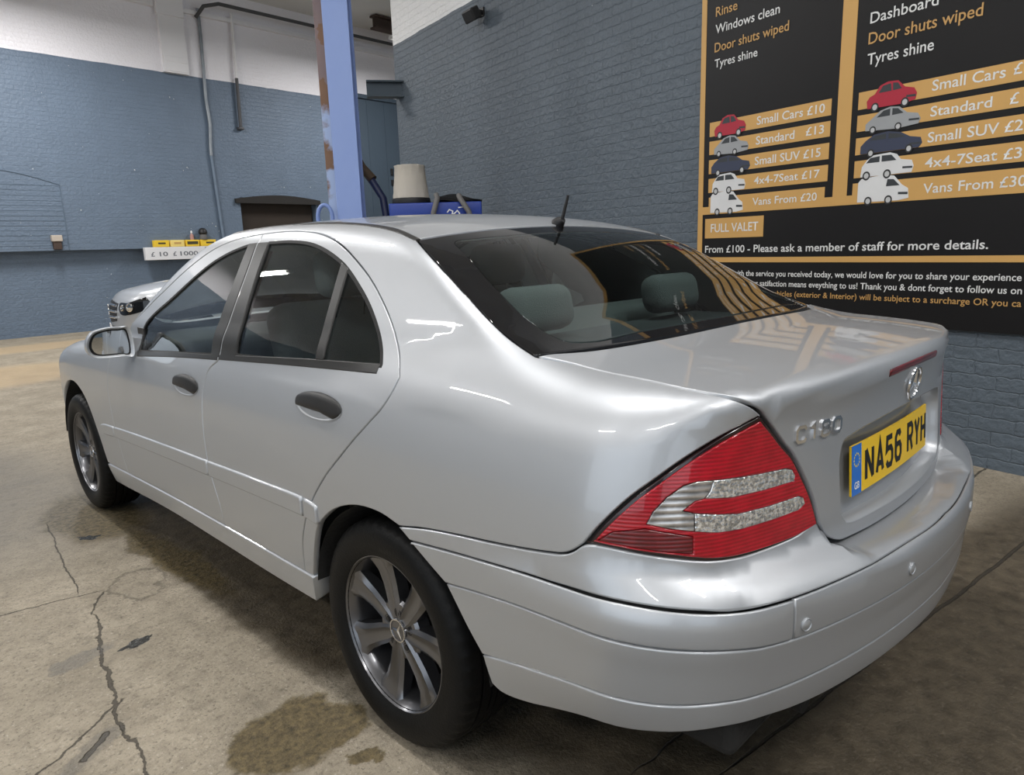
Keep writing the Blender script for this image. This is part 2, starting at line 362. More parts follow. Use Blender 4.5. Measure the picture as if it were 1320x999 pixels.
def panel(name, f, ch, outline, m, parent, holes=(), off=0., thick=.010, res=.024, gap=.002, lip=.0025, sides=(1,), hole_gap=0., flip_in=True):
    """cut a sheet out of the body surface along an outline, with rolled edges; sides: 1 left as drawn, -1 mirrored"""
    loops = []
    P = clean(outline, res * .6)
    if area(P) < 0: P = P[::-1]
    loops.append((inset(P, gap), inset(P, gap + lip)))
    for h in holes:
        H = clean(h, res * .6)
        if area(H) > 0: H = H[::-1]
        loops.append((inset(H, hole_gap), inset(H, hole_gap + lip)))
    pts = np.vstack([l[1] for l in loops]); nb = len(pts); edges = []; k = 0
    for l in loops:
        n = len(l[1]); edges += [(k + i, k + (i + 1) % n) for i in range(n)]; k += n
    lo, hi = pts.min(0), pts.max(0); gx = np.arange(lo[0], hi[0], res); gy = np.arange(lo[1], hi[1], res * .866)
    G = np.array([(x + (res / 2 if j % 2 else 0), y) for j, y in enumerate(gy) for x in gx]) if len(gx) and len(gy) else np.zeros((0, 2))
    if len(G):
        ok = inside(G, loops[0][1])
        for l in loops[1:]: ok &= ~inside(G, l[1])
        G = G[ok]
        if len(G):
            dm = np.full(len(G), 9.)
            for i in range(nb): dm = np.minimum(dm, np.hypot(G[:, 0] - pts[i, 0], G[:, 1] - pts[i, 1]))
            G = G[dm > res * .5]
    allp = np.vstack([pts, G]) if len(G) else pts
    vo, eo, fo, ov, _, _ = delaunay_2d_cdt([Vector(p) for p in allp], edges, [], 0, 1e-6)
    vo = np.array([tuple(v) for v in vo]); fo = [tuple(q) for q in fo if len(q) == 3]
    ctr = vo[np.array(fo)].mean(1); ok = inside(ctr, loops[0][1])
    for l in loops[1:]: ok &= ~inside(ctr, l[1])
    fo = [q for q, o in zip(fo, ok) if o]
    idx = {}
    for i, o in enumerate(ov):
        for j in o: idx[j] = i
    S, N = surf(f, ch, vo, off); V = list(S); NN = list(N); Fc = [q for q in fo]
    # orientation
    a, b, c = (S[np.array([q[i] for q in fo])] for i in range(3))
    if np.mean(np.einsum('ij,ij->i', np.cross(b - a, c - a), N[np.array([q[0] for q in fo])])) < 0: Fc = [q[::-1] for q in Fc]
    k = 0
    for li, l in enumerate(loops):
        n = len(l[0]); A, NA = surf(f, ch, l[0], off); base = [idx[k + i] for i in range(n)]; k += n
        T = A - S[base]; T -= NA * (T * NA).sum(1, keepdims=True); T /= np.maximum(np.linalg.norm(T, axis=1, keepdims=True), 1e-6)
        i1 = len(V); V += list(A - NA * lip * .8); nn = NA + T * 1.6; NN += list(nn / np.linalg.norm(nn, axis=1, keepdims=True))
        i2 = len(V); V += list(A - NA * thick); NN += list(T)
        for i in range(n):
            j = (i + 1) % n
            q1 = (base[i], i1 + i, i1 + j, base[j]); q2 = (i1 + i, i2 + i, i2 + j, i1 + j)
            # orient rims outward
            e = np.cross(V[q2[1]] - V[q2[0]], V[q2[3]] - V[q2[0]])
            if np.dot(e, T[i]) < 0: q1, q2 = q1[::-1], q2[::-1]
            Fc += [q1, q2]
    V = np.array(V); NN = np.array(NN); res_ = []
    for s in sides:
        if s > 0: res_.append(pyd(name, V, Fc, m, parent, NN))
        else: res_.append(pyd(name, V * [-1, 1, 1], [q[::-1] for q in Fc], m, parent, NN * [-1, 1, 1]))
    return res_ if len(res_) > 1 else res_[0]
def ribbon(bm, f, ch, line, w, off, mirror=True):
    P = clean(line + [line[-1]], .02) if False else np.array(line)
    d = np.gradient(P, axis=0); d /= np.maximum(np.linalg.norm(d, axis=1, keepdims=True), 1e-9); n = np.stack([-d[:, 1], d[:, 0]], 1)
    A, _ = surf(f, ch, P + n * w / 2, off); B, _ = surf(f, ch, P - n * w / 2, off)
    for s in ((1, -1) if mirror else (1,)):
        va = [bm.verts.new((s * p[0], p[1], p[2])) for p in A]; vb = [bm.verts.new((s * p[0], p[1], p[2])) for p in B]
        for i in range(len(P) - 1): bm.faces.new((va[i], va[i + 1], vb[i + 1], vb[i]))
# ------------------------------------------------------------------ the hall
def nodes(name):
    m = bpy.data.materials.new(name); m.use_nodes = True; MATS[name] = m
    return m, m.node_tree, m.node_tree.nodes['Principled BSDF']
def N_(nt, t, **k):
    n = nt.nodes.new('ShaderNode' + t)
    for a, v in k.items():
        if a[0] == 'i' and a[1:].isdigit(): n.inputs[int(a[1:])].default_value = v
        else: setattr(n, a, v)
    return n
def math_(nt, op, a, b=None, c=None):
    n = nt.nodes.new('ShaderNodeMath'); n.operation = op
    for i, v in enumerate((a, b, c)):
        if v is None: continue
        if isinstance(v, (int, float)): n.inputs[i].default_value = v
        else: nt.links.new(v, n.inputs[i])
    return n.outputs[0]
def mixc(nt, f, a, b):
    n = nt.nodes.new('ShaderNodeMix'); n.data_type = 'RGBA'
    for i, v in ((0, f), (6, a), (7, b)):
        if isinstance(v, (int, float, tuple)): n.inputs[i].default_value = v
        else: nt.links.new(v, n.inputs[i])
    return n.outputs[2]
def brick_paint(name, low, high, line, bump=.5, rough=.55):
    m, nt, b = nodes(name); tc = N_(nt, 'TexCoord'); sx = N_(nt, 'SeparateXYZ'); nt.links.new(tc.outputs['Object'], sx.inputs[0])
    cx = N_(nt, 'CombineXYZ'); nt.links.new(sx.outputs[0], cx.inputs[0]); nt.links.new(sx.outputs[2], cx.inputs[1])
    nz = N_(nt, 'TexNoise'); nz.inputs['Scale'].default_value = 3; nz.inputs['Detail'].default_value = 8; nt.links.new(tc.outputs['Object'], nz.inputs['Vector'])
    n2 = N_(nt, 'TexNoise'); n2.inputs['Scale'].default_value = 22; n2.inputs['Detail'].default_value = 6; nt.links.new(tc.outputs['Object'], n2.inputs['Vector'])
    # courses wander a little
    wob = N_(nt, 'VectorMath', operation='MULTIPLY_ADD'); nt.links.new(n2.outputs['Color'], wob.inputs[0]); wob.inputs[1].default_value = (.035, .035, 0); nt.links.new(cx.outputs[0], wob.inputs[2])
    br = N_(nt, 'TexBrick'); nt.links.new(wob.outputs[0], br.inputs['Vector'])
    br.inputs['Scale'].default_value = 1; br.inputs['Mortar Size'].default_value = .006; br.inputs['Mortar Smooth'].default_value = 1.0
    br.inputs['Brick Width'].default_value = .23; br.inputs['Row Height'].default_value = .077; br.inputs['Color1'].default_value = (1, 1, 1, 1); br.inputs['Color2'].default_value = (.82, .82, .82, 1); br.inputs['Mortar'].default_value = (.35, .35, .35, 1)
    bw = N_(nt, 'RGBToBW'); nt.links.new(br.outputs[0], bw.inputs[0])
    h = math_(nt, 'MULTIPLY_ADD', n2.outputs[0], 2.0, bw.outputs[0])
    bp = N_(nt, 'Bump'); bp.inputs['Strength'].default_value = bump; bp.inputs['Distance'].default_value = .012; nt.links.new(h, bp.inputs['Height']); nt.links.new(bp.outputs[0], b.inputs['Normal'])
    edge = math_(nt, 'MULTIPLY_ADD', nz.outputs[0], .03, line - .015)
    f = math_(nt, 'GREATER_THAN', sx.outputs[2], edge)
    lo2 = mixc(nt, math_(nt, 'MULTIPLY', nz.outputs[0], .8), low, tuple(c * .72 for c in low[:3]) + (1,))
    lo3 = mixc(nt, math_(nt, 'MULTIPLY', math_(nt, 'SUBTRACT', 1.0, bw.outputs[0]), .16), lo2, tuple(c * .45 for c in low[:3]) + (1,))
    # sparse paint chips
    ch = N_(nt, 'TexNoise'); ch.inputs['Scale'].default_value = 26; ch.inputs['Detail'].default_value = 2; nt.links.new(tc.outputs['Object'], ch.inputs['Vector'])
    ck = math_(nt, 'GREATER_THAN', math_(nt, 'MULTIPLY', ch.outputs[0], math_(nt, 'MULTIPLY_ADD', nz.outputs[0], .6, .7)), .80)
    lo4 = mixc(nt, ck, lo3, (.55, .57, .58, 1))
    nt.links.new(mixc(nt, f, lo4, high), b.inputs['Base Color']); b.inputs['Roughness'].default_value = rough
    return m
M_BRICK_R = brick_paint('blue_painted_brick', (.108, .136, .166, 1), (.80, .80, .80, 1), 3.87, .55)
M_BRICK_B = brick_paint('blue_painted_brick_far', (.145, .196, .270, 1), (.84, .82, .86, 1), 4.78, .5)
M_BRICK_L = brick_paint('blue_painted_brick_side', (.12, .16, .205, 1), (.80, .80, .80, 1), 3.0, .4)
M_CEIL = mat('white_painted_ceiling', (.72, .72, .71, 1), .8)
M_WHITEP = mat('white_wall_paint', (.78, .77, .79, 1), .7, bump=.1, bscale=30)
M_STEELB = mat('blue_painted_steel', (.095, .135, .185, 1), .5, mottle=.5)
def frame_obj(o, org, ang): o.location = org; o.rotation_euler = (0, 0, ang); return o
RW_O, RW_A = (2.793, -.5256, 0), math.radians(259); BW_O, BW_A = (1.27, 13.43, 0), math.radians(3)
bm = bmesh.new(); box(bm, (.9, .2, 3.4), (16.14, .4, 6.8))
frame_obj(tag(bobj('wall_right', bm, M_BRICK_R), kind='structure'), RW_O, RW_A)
bm = bmesh.new(); box(bm, (0, .3, 3.4), (30, .4, 6.8))                                                    # lower face, set back
for x0, x1, z0, z1 in ((-15, 3.90, 1.49, 6.8), (5.74, 15, 1.49, 6.8), (3.90, 5.74, 2.50, 6.8)): box(bm, ((x0 + x1) / 2, .0, (z0 + z1) / 2), (x1 - x0, .20, z1 - z0))
frame_obj(tag(bobj('wall_back', bm, M_BRICK_B), kind='structure'), BW_O, BW_A)
bm = bmesh.new(); box(bm, (-9.2, 8.5, 3.4), (.4, 13, 6.8)); box(bm, (-9.2, -8.5, 3.4), (.4, 3, 6.8)); box(bm, (-9.2, -2.5, 5.5), (.4, 9, 2.6)); tag(bobj('wall_left', bm, M_BRICK_L), kind='structure')  # doorway gap added in this unseen wall so daylight brightens the saloon's side
bm = bmesh.new()
box(bm, (-8.85, -9.2, 3.4), (.7, .4, 6.8)); box(bm, (3.25, -9.2, 3.4), (14.5, .4, 6.8)); box(bm, (-6.25, -9.2, 5.7), (4.5, .4, 2.2))
tag(bobj('wall_front', bm, M_BRICK_L), kind='structure')
bm = bmesh.new(); box(bm, (15.2, 8, 3.4), (.4, 16, 6.8)); tag(bobj('wall_far_right', bm, M_BRICK_L), kind='structure')
bm = bmesh.new(); box(bm, (2.5, 2.5, 6.5), (26, 26, .12))
for y in (-6, -2, 2, 6, 10): box(bm, (2.5, y, 6.36), (26, .09, .18))
tag(bobj('ceiling', bm, M_CEIL), kind='structure')
# floor: worn concrete with damp patches, painted shade by the sill, old repairs, cracks and a slab joint
m, nt, b = nodes('worn_concrete'); tc = N_(nt, 'TexCoord'); P_ = tc.outputs['Object']
def noise(sc, det=8, rg=.6):
    n = N_(nt, 'TexNoise'); n.inputs['Scale'].default_value = sc; n.inputs['Detail'].default_value = det; n.inputs['Roughness'].default_value = rg; nt.links.new(P_, n.inputs['Vector']); return n
n1, n2, n3, n4 = noise(.55), noise(3.2), noise(17), noise(90, 4)
wv = N_(nt, 'VectorMath', operation='MULTIPLY_ADD'); nt.links.new(n2.outputs['Color'], wv.inputs[0]); wv.inputs[1].default_value = (.28, .28, 0); nt.links.new(P_, wv.inputs[2])
wv2 = N_(nt, 'VectorMath', operation='MULTIPLY_ADD'); nt.links.new(n3.outputs['Color'], wv2.inputs[0]); wv2.inputs[1].default_value = (.07, .07, 0); nt.links.new(wv.outputs[0], wv2.inputs[2])
def blot(cx, cy, rx, ry, ang, soft=.35):
    cx += .175; cy += .175
    mp = N_(nt, 'Mapping', vector_type='TEXTURE'); nt.links.new(wv2.outputs[0], mp.inputs[0]); mp.inputs[1].default_value = (cx, cy, 0); mp.inputs[2].default_value = (0, 0, ang); mp.inputs[3].default_value = (rx, ry, 1000)
    ln = N_(nt, 'VectorMath', operation='LENGTH'); nt.links.new(mp.outputs[0], ln.inputs[0])
    r = N_(nt, 'MapRange', interpolation_type='SMOOTHSTEP'); nt.links.new(ln.outputs['Value'], r.inputs[0]); r.inputs[1].default_value = 1 + soft / 2; r.inputs[2].default_value = 1 - soft / 2; return r.outputs[0]
def seg(x0, y0, x1, y1, w, wob=.12):
    L_ = math.hypot(x1 - x0, y1 - y0); a = math.atan2(y1 - y0, x1 - x0)
    src = N_(nt, 'VectorMath', operation='MULTIPLY_ADD'); nt.links.new(n2.outputs['Color'], src.inputs[0]); src.inputs[1].default_value = (wob, wob, 0); nt.links.new(P_, src.inputs[2])
    s3 = N_(nt, 'VectorMath', operation='MULTIPLY_ADD'); nt.links.new(n3.outputs['Color'], s3.inputs[0]); s3.inputs[1].default_value = (wob * .3, wob * .3, 0); nt.links.new(src.outputs[0], s3.inputs[2])
    mp = N_(nt, 'Mapping', vector_type='TEXTURE'); nt.links.new(s3.outputs[0], mp.inputs[0]); o = wob * .65
    mp.inputs[1].default_value = ((x0 + x1) / 2 + o, (y0 + y1) / 2 + o, 0); mp.inputs[2].default_value = (0, 0, a); mp.inputs[3].default_value = (L_ / 2, w, 1000)
    sp_ = N_(nt, 'SeparateXYZ'); nt.links.new(mp.outputs[0], sp_.inputs[0])
    ax = math_(nt, 'POWER', math_(nt, 'ABSOLUTE', sp_.outputs[0]), 8.0); ay = math_(nt, 'POWER', math_(nt, 'ABSOLUTE', sp_.outputs[1]), 2.0)
    r = N_(nt, 'MapRange', interpolation_type='SMOOTHSTEP'); nt.links.new(math_(nt, 'ADD', ax, ay), r.inputs[0]); r.inputs[1].default_value = 1.25; r.inputs[2].default_value = .6; return r.outputs[0]
def many(l):
    o = l[0]
    for q in l[1:]: o = math_(nt, 'MAXIMUM', o, q)
    return o
def sharp(o, lo, hi):
    r = N_(nt, 'MapRange'); nt.links.new(o, r.inputs[0]); r.inputs[1].default_value = lo; r.inputs[2].default_value = hi; return r.outputs[0]
n5 = noise(42, 6, .7)
tan = mixc(nt, sharp(n2.outputs[0], .32, .68), (.37, .320, .245, 1), (.24, .205, .152, 1))
tan = mixc(nt, math_(nt, 'MULTIPLY', sharp(n3.outputs[0], .45, .70), .55), tan, (.16, .137, .105, 1))
tan = mixc(nt, math_(nt, 'MULTIPLY', sharp(n5.outputs[0], .52, .68), .65), tan, (.13, .11, .083, 1))
fl = N_(nt, 'MapRange'); nt.links.new(n4.outputs[0], fl.inputs[0]); fl.inputs[1].default_value = .60; fl.inputs[2].default_value = .70
tan = mixc(nt, math_(nt, 'MULTIPLY', fl.outputs[0], .6), tan, (.52, .47, .40, 1))
fd = N_(nt, 'MapRange'); nt.links.new(n4.outputs[0], fd.inputs[0]); fd.inputs[1].default_value = .42; fd.inputs[2].default_value = .34
tan = mixc(nt, math_(nt, 'MULTIPLY', fd.outputs[0], .7), tan, (.10, .085, .064, 1))
# smooth newer slab beside the car, browner damp lane along and behind it, painting in the car's shade too
damp_shade = many([blot(.4, -1.62, 3.2, 1.15, -.12, .25), blot(-.40, 1.30, .47, 2.1, .02, .25), blot(0, 1.3, .80, 3.0, 0, .25)])
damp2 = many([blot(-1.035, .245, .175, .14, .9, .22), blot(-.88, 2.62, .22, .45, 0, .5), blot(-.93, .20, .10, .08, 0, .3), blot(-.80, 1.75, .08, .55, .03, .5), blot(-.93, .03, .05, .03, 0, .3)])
far = many([blot(-.4, 8.6, 1.4, .9, .2, .6), blot(.6, 11.6, 3.0, .5, .1, .6)])
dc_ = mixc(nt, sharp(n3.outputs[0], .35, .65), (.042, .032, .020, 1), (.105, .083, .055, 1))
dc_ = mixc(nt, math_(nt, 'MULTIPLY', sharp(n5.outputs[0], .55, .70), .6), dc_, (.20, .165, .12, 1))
c = mixc(nt, math_(nt, 'MULTIPLY', damp_shade, .93), tan, dc_)
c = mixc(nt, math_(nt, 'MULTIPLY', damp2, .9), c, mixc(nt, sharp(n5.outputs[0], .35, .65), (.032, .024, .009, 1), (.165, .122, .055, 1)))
grey = many([blot(-1.75, 4.2, .9, 2.0, .3, .7), blot(-1.30, 1.15, .10, .055, .2, .3), blot(-1.405, .60, .10, .055, .55, .4)])
c = mixc(nt, math_(nt, 'MULTIPLY', grey, .55), c, mixc(nt, sharp(n5.outputs[0], .4, .62), (.04, .036, .03, 1), (.16, .14, .11, 1)))
c = mixc(nt, math_(nt, 'MULTIPLY', far, .7), c, (.46, .34, .20, 1))
pool = many([blot(-1.145, 1.085, .042, .026, .3, .2), blot(-.955, 2.28, .045, .03, -.3, .3)])
c = mixc(nt, pool, c, (.035, .034, .030, 1))
ring_ = N_(nt, 'Mapping', vector_type='TEXTURE'); nt.links.new(wv2.outputs[0], ring_.inputs[0]); ring_.inputs[1].default_value = (-.985 + .175, 1.555 + .175, 0); ring_.inputs[3].default_value = (.09, .155, 1000); ring_.inputs[2].default_value = (0, 0, -.3)
rl = N_(nt, 'VectorMath', operation='LENGTH'); nt.links.new(ring_.outputs[0], rl.inputs[0])
rr_ = N_(nt, 'MapRange'); nt.links.new(math_(nt, 'ABSOLUTE', math_(nt, 'SUBTRACT', rl.outputs['Value'], 1.0)), rr_.inputs[0]); rr_.inputs[1].default_value = .12; rr_.inputs[2].default_value = .03
cr = many([seg(-1.20, 1.42, -1.335, .585, .0052), seg(-1.335, .60, -1.36, .30, .004), seg(-1.48, 1.70, -1.10, 1.60, .0038), seg(-1.10, 1.585, -1.21, 1.42, .004), seg(-1.28, .77, -1.60, .57, .0045), seg(-1.08, 2.66, -1.19, 1.66, .003, .06), seg(-1.36, .64, -1.46, .55, .012), seg(2.4, -1.065, -.35, -.71, .007, .03), seg(3.2, -.62, -.5, -.55, .006, .06)])
c = mixc(nt, math_(nt, 'MULTIPLY', many([cr, math_(nt, 'MULTIPLY', rr_.outputs[0], .55)]), .80), c, (.030, .025, .019, 1))
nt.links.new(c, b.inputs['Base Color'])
wet = math_(nt, 'MULTIPLY', math_(nt, 'MAXIMUM', damp_shade, math_(nt, 'MAXIMUM', far, grey)), n2.outputs[0])
rg = math_(nt, 'MULTIPLY_ADD', wet, -.55, .74); rg = math_(nt, 'MULTIPLY_ADD', pool, -.6, rg); nt.links.new(math_(nt, 'MAXIMUM', rg, .06), b.inputs['Roughness'])
b.inputs['Specular IOR Level'].default_value = .35
bp = N_(nt, 'Bump'); bp.inputs['Strength'].default_value = .8; bp.inputs['Distance'].default_value = .014
nt.links.new(math_(nt, 'ADD', math_(nt, 'MULTIPLY_ADD', n3.outputs[0], .6, math_(nt, 'MULTIPLY', n4.outputs[0], .35)), math_(nt, 'MULTIPLY', cr, -1.2)), bp.inputs['Height']); nt.links.new(bp.outputs[0], b.inputs['Normal'])
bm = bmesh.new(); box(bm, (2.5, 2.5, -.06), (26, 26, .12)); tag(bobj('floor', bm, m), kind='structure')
# trims on the far wall
BWR = Matrix.Translation(BW_O) @ Matrix.Rotation(BW_A, 4, 'Z'); RWR = Matrix.Translation(RW_O) @ Matrix.Rotation(RW_A, 4, 'Z')
def onwall(o, M): o.matrix_world = M; return o
bm = bmesh.new(); box(bm, (2.84, -.15, 5.75), (.48, .10, 1.95)); box(bm, (2.84, -.17, 5.02), (.44, .08, .10), bev=.01); box(bm, (2.84, -.17, 4.85), (.44, .08, .10), bev=.01); box(bm, (2.83, -.175, 5.95), (.52, .12, .32), bev=.01)
onwall(tag(bobj('trim_1', bm, M_WHITEP), kind='structure'), BWR)
bm = bmesh.new(); box(bm, (-4.2, -.14, 5.95), (13.5, .08, .07)); box(bm, (9.0, -.14, 5.95), (11.8, .08, .07)); onwall(tag(bobj('trim_2', bm, M_WHITEP), kind='structure'), BWR)
M_PANEL = mat('dark_blue_sheet', (.055, .080, .110, 1), .5, mottle=.6)
bm = bmesh.new(); box(bm, (7.82, -.115, 2.43), (1.60, .05, 4.86))
for x in (7.35, 7.87, 8.30): box(bm, (x, -.143, 2.43), (.02, .012, 4.80))
box(bm, (7.82, -.15, 4.90), (1.7, .10, .09))
dr = onwall(tag(bobj('door_1', bm, M_PANEL), kind='structure'), BWR)
bm = bmesh.new(); box(bm, (7.98, -.16, 3.22), (.07, .03, .16), bev=.01); box(bm, (7.98, -.16, 2.96), (.07, .03, .14), bev=.01); onwall(bobj('door_bolt', bm, M_DARK), BWR).parent = dr; dr.children[0].matrix_parent_inverse = dr.matrix_world.inverted()
# ------------------------------------------------------------------ ceiling lamps: long twin tubes in white trays
M_TUBE = mat('lit_tube', LAMP_COLOUR + (1,), .5, emit=9.0)
for i, (x, y) in enumerate(LAMP_SPOTS):
    where = ['by the front doorway', 'beside the near bay', 'over the middle bay', 'by the far wall', 'behind the saloon on the left', 'added behind the saloon near the price board to light its rear', 'above the saloon', 'over the steel column', 'near the pilaster', 'in the far right bay'][i]
    L_ = empty('ceiling_lamp', (x, y, 5.6), 0, 'long white twin-tube ceiling lamp %s' % where, 'lamp', 'twin-tube ceiling lamps')
    bm = bmesh.new(); box(bm, (0, 0, .05), (.30, 2.0, .07), bev=.01)
    for d in (-.8, .8): tube(bm, [(0, d, .08), (0, d, .82)], .008)
    bobj('lamp_tray', bm, M_CEIL, L_)
    for d in (-.07, .07):
        bm = bmesh.new(); tube(bm, [(d, -.92, -.005), (d, .92, -.005)], .016, 12); bobj('tube', bm, M_TUBE, L_)
    ld = bpy.data.lights.new('lamp_light', 'AREA'); ld.shape = 'RECTANGLE'; ld.size = .20; ld.size_y = 1.8; ld.energy = LAMP_POWER * (2.0 if y > 9 else 1); ld.color = LAMP_COLOUR
    lo = bpy.data.objects.new('lamp_light', ld); COL.objects.link(lo); lo.parent = L_; lo.location = (0, 0, -.04)
# ------------------------------------------------------------------ the silver saloon
car = empty('saloon_car', (0, 0, 0), 0, 'silver four-door saloon with yellow rear number plate, parked closest to the camera', 'car')
G = {  # guide lines on the left flank, in metres
 'frame': [(-.745, 2.01, .95), (-.77, 1.95, 1.01), (-.714, 1.624, 1.18), (-.682, 1.50, 1.25), (-.644, 1.36, 1.315), (-.618, 1.24, 1.352), (-.602, 1.12, 1.372), (-.593, .968, 1.381), (-.588, .79, 1.383), (-.594, .646, 1.376), (-.607, .528, 1.360), (-.631, .403, 1.328), (-.656, .294, 1.284), (-.681, .193, 1.234), (-.707, .104, 1.176), (-.728, .041, 1.125), (-.746, -.002, 1.08), (-.769, -.038, 1.041), (-.791, -.064, 1.007)],
 'dooredge': [(-.791, -.064, 1.007), (-.806, -.054, .976), (-.822, -.028, .933), (-.835, .015, .892), (-.846, .072, .841), (-.854, .138, .781), (-.86, .204, .722), (-.863, .281, .639), (-.863, .326, .58), (-.862, .354, .528), (-.859, .376, .475), (-.851, .394, .38)],
 'split': [(-.593, .968, 1.381), (-.622, .945, 1.352), (-.68, .921, 1.26), (-.732, .912, 1.167), (-.775, .913, 1.07), (-.808, .920, .984), (-.815, .938, .961)],
 'gapB': [(-.815, .938, .961), (-.827, .995, .925), (-.846, 1.02, .85), (-.862, 1.018, .721), (-.864, 1.005, .6), (-.863, .988, .539), (-.859, .960, .453), (-.852, .955, .375)],
 'gapA': [(-.745, 2.01, .95), (-.82, 2.06, .88), (-.853, 2.083, .8), (-.86, 2.088, .723), (-.863, 2.07, .623), (-.862, 2.052, .546), (-.859, 2.035, .477), (-.846, 2.01, .345)],
 'sillgap': [(-.838, 2.335, .33), (-.846, 2.01, .345), (-.849, 1.548, .361), (-.852, .955, .372), (-.850, .394, .376)],
 'arch': [(-.85, .345, .376), (-.858, .322, .44), (-.86, .300, .50), (-.862, .272, .555), (-.863, .232, .592), (-.863, .165, .634), (-.862, .065, .667), (-.861, -.041, .674), (-.861, -.121, .660), (-.86, -.204, .628), (-.858, -.287, .569), (-.854, -.346, .501), (-.848, -.390, .427), (-.84, -.404, .356)],
 'qbot': [(-.861, -.121, .660), (-.86, -.22, .680), (-.856, -.333, .695), (-.852, -.474, .711), (-.846, -.586, .727), (-.844, -.626, .735), (-.841, -.647, .745), (-.836, -.671, .764)],
 'lampO': [(-.836, -.671, .764), (-.824, -.701, .805), (-.796, -.744, .858), (-.763, -.781, .896), (-.722, -.816, .932), (-.666, -.854, .966), (-.589, -.889, .994)],
 'lampI': [(-.589, -.889, .994), (-.552, -.894, .961), (-.519, -.902, .926), (-.492, -.91, .899), (-.464, -.918, .856), (-.436, -.928, .804), (-.414, -.937, .740)],
 'lampbot': [(-.414, -.937, .740), (-.485, -.923, .730), (-.564, -.903, .727), (-.636, -.883, .728), (-.696, -.859, .734), (-.755, -.817, .747), (-.798, -.766, .758), (-.828, -.704, .765), (-.836, -.671, .764)],
 'glassL': [(-.582, .106, 1.334), (-.607, .035, 1.303), (-.625, -.030, 1.272), (-.642, -.113, 1.227), (-.655, -.189, 1.185), (-.668, -.262, 1.144), (-.680, -.335, 1.109), (-.694, -.429, 1.077)],
 'glassbot': [(-.694, -.429, 1.077), (-.575, -.496, 1.083), (-.379, -.549, 1.089), (-.19, -.570, 1.093), (0, -.576, 1.094)],
 'glasstop': [(-.582, .106, 1.334), (-.448, .103, 1.349), (-.24, .098, 1.363), (0, .096, 1.369)],
 'lidedge': [(-.694, -.429, 1.077), (-.67, -.514, 1.066), (-.663, -.663, 1.052), (-.660, -.787, 1.041), (-.643, -.850, 1.032), (-.618, -.880, 1.015), (-.589, -.889, .994)],
 'lidbot': [(-.414, -.937, .740), (-.387, -.944, .707), (-.342, -.952, .687), (-.296, -.959, .684), (-.202, -.968, .682), (-.074, -.976, .682), (0, -.977, .682)],
 'roofgap': [(-.582, .106, 1.334), (-.570, .20, 1.358), (-.556, .32, 1.378), (-.545, .5, 1.396), (-.540, .8, 1.405), (-.535, 1.05, 1.401), (-.540, 1.28, 1.372)],
 'screen': [(-.540, 1.28, 1.372), (-.600, 1.50, 1.27), (-.650, 1.70, 1.17), (-.690, 1.88, 1.07), (-.745, 2.01, .95)],
 'archF': [(-.838, 2.335, .33), (-.85, 2.355, .44), (-.858, 2.405, .545), (-.858, 2.49, .635), (-.857, 2.60, .685), (-.852, 2.71, .700), (-.845, 2.83, .685), (-.835, 2.95, .63), (-.825, 3.04, .54), (-.815, 3.08, .44), (-.81, 3.09, .35)],
 'bonnet': [(-.745, 2.01, .95), (-.735, 2.2, .945), (-.71, 2.6, .91), (-.67, 2.95, .865), (-.60, 3.25, .80), (-.53, 3.38, .745)],
 'nose': [(-.53, 3.38, .745), (-.70, 3.22, .72), (-.77, 3.12, .66), (-.80, 3.09, .55), (-.81, 3.09, .44)],
 'g1': [(-.861, -.165, .636), (-.860, -.202, .640), (-.858, -.409, .659), (-.852, -.539, .668), (-.838, -.722, .676), (-.737, -.919, .674), (-.632, -.969, .670), (-.419, -1.021, .671), (-.223, -1.045, .673), (0, -1.06, .674)],
 'g2': [(-.860, -.288, .568), (-.858, -.475, .588), (-.852, -.735, .603), (-.742, -.924, .600), (-.677, -.959, .592), (-.605, -.982, .587), (-.563, -.995, .586), (-.345, -1.045, .588), (0, -1.07, .589)],
 'g3': [(-.848, -.390, .429), (-.846, -.525, .450), (-.840, -.726, .478), (-.757, -.9, .488), (-.699, -.939, .487), (-.601, -.973, .484), (-.472, -1.008, .486), (-.314, -1.041, .490), (0, -1.06, .492)],
 'bot': [(-.84, -.404, .356), (-.836, -.43, .340), (-.826, -.50, .344), (-.82, -.568, .366), (-.82, -.716, .405), (-.748, -.897, .428), (-.672, -.941, .428), (-.581, -.967, .420), (-.481, -.993, .418), (-.328, -1.028, .424), (0, -1.05, .428)],
 'bumpfront': [(-.861, -.121, .660), (-.861, -.165, .638), (-.86, -.204, .625), (-.858, -.288, .568), (-.854, -.346, .501), (-.848, -.390, .429), (-.84, -.404, .356)],
}
mir = lambda l: [(-x, y, z) for x, y, z in reversed(l)]
rev = lambda l: list(reversed(l))
S = lambda k, n=6: spl(SIDE, G[k], n)
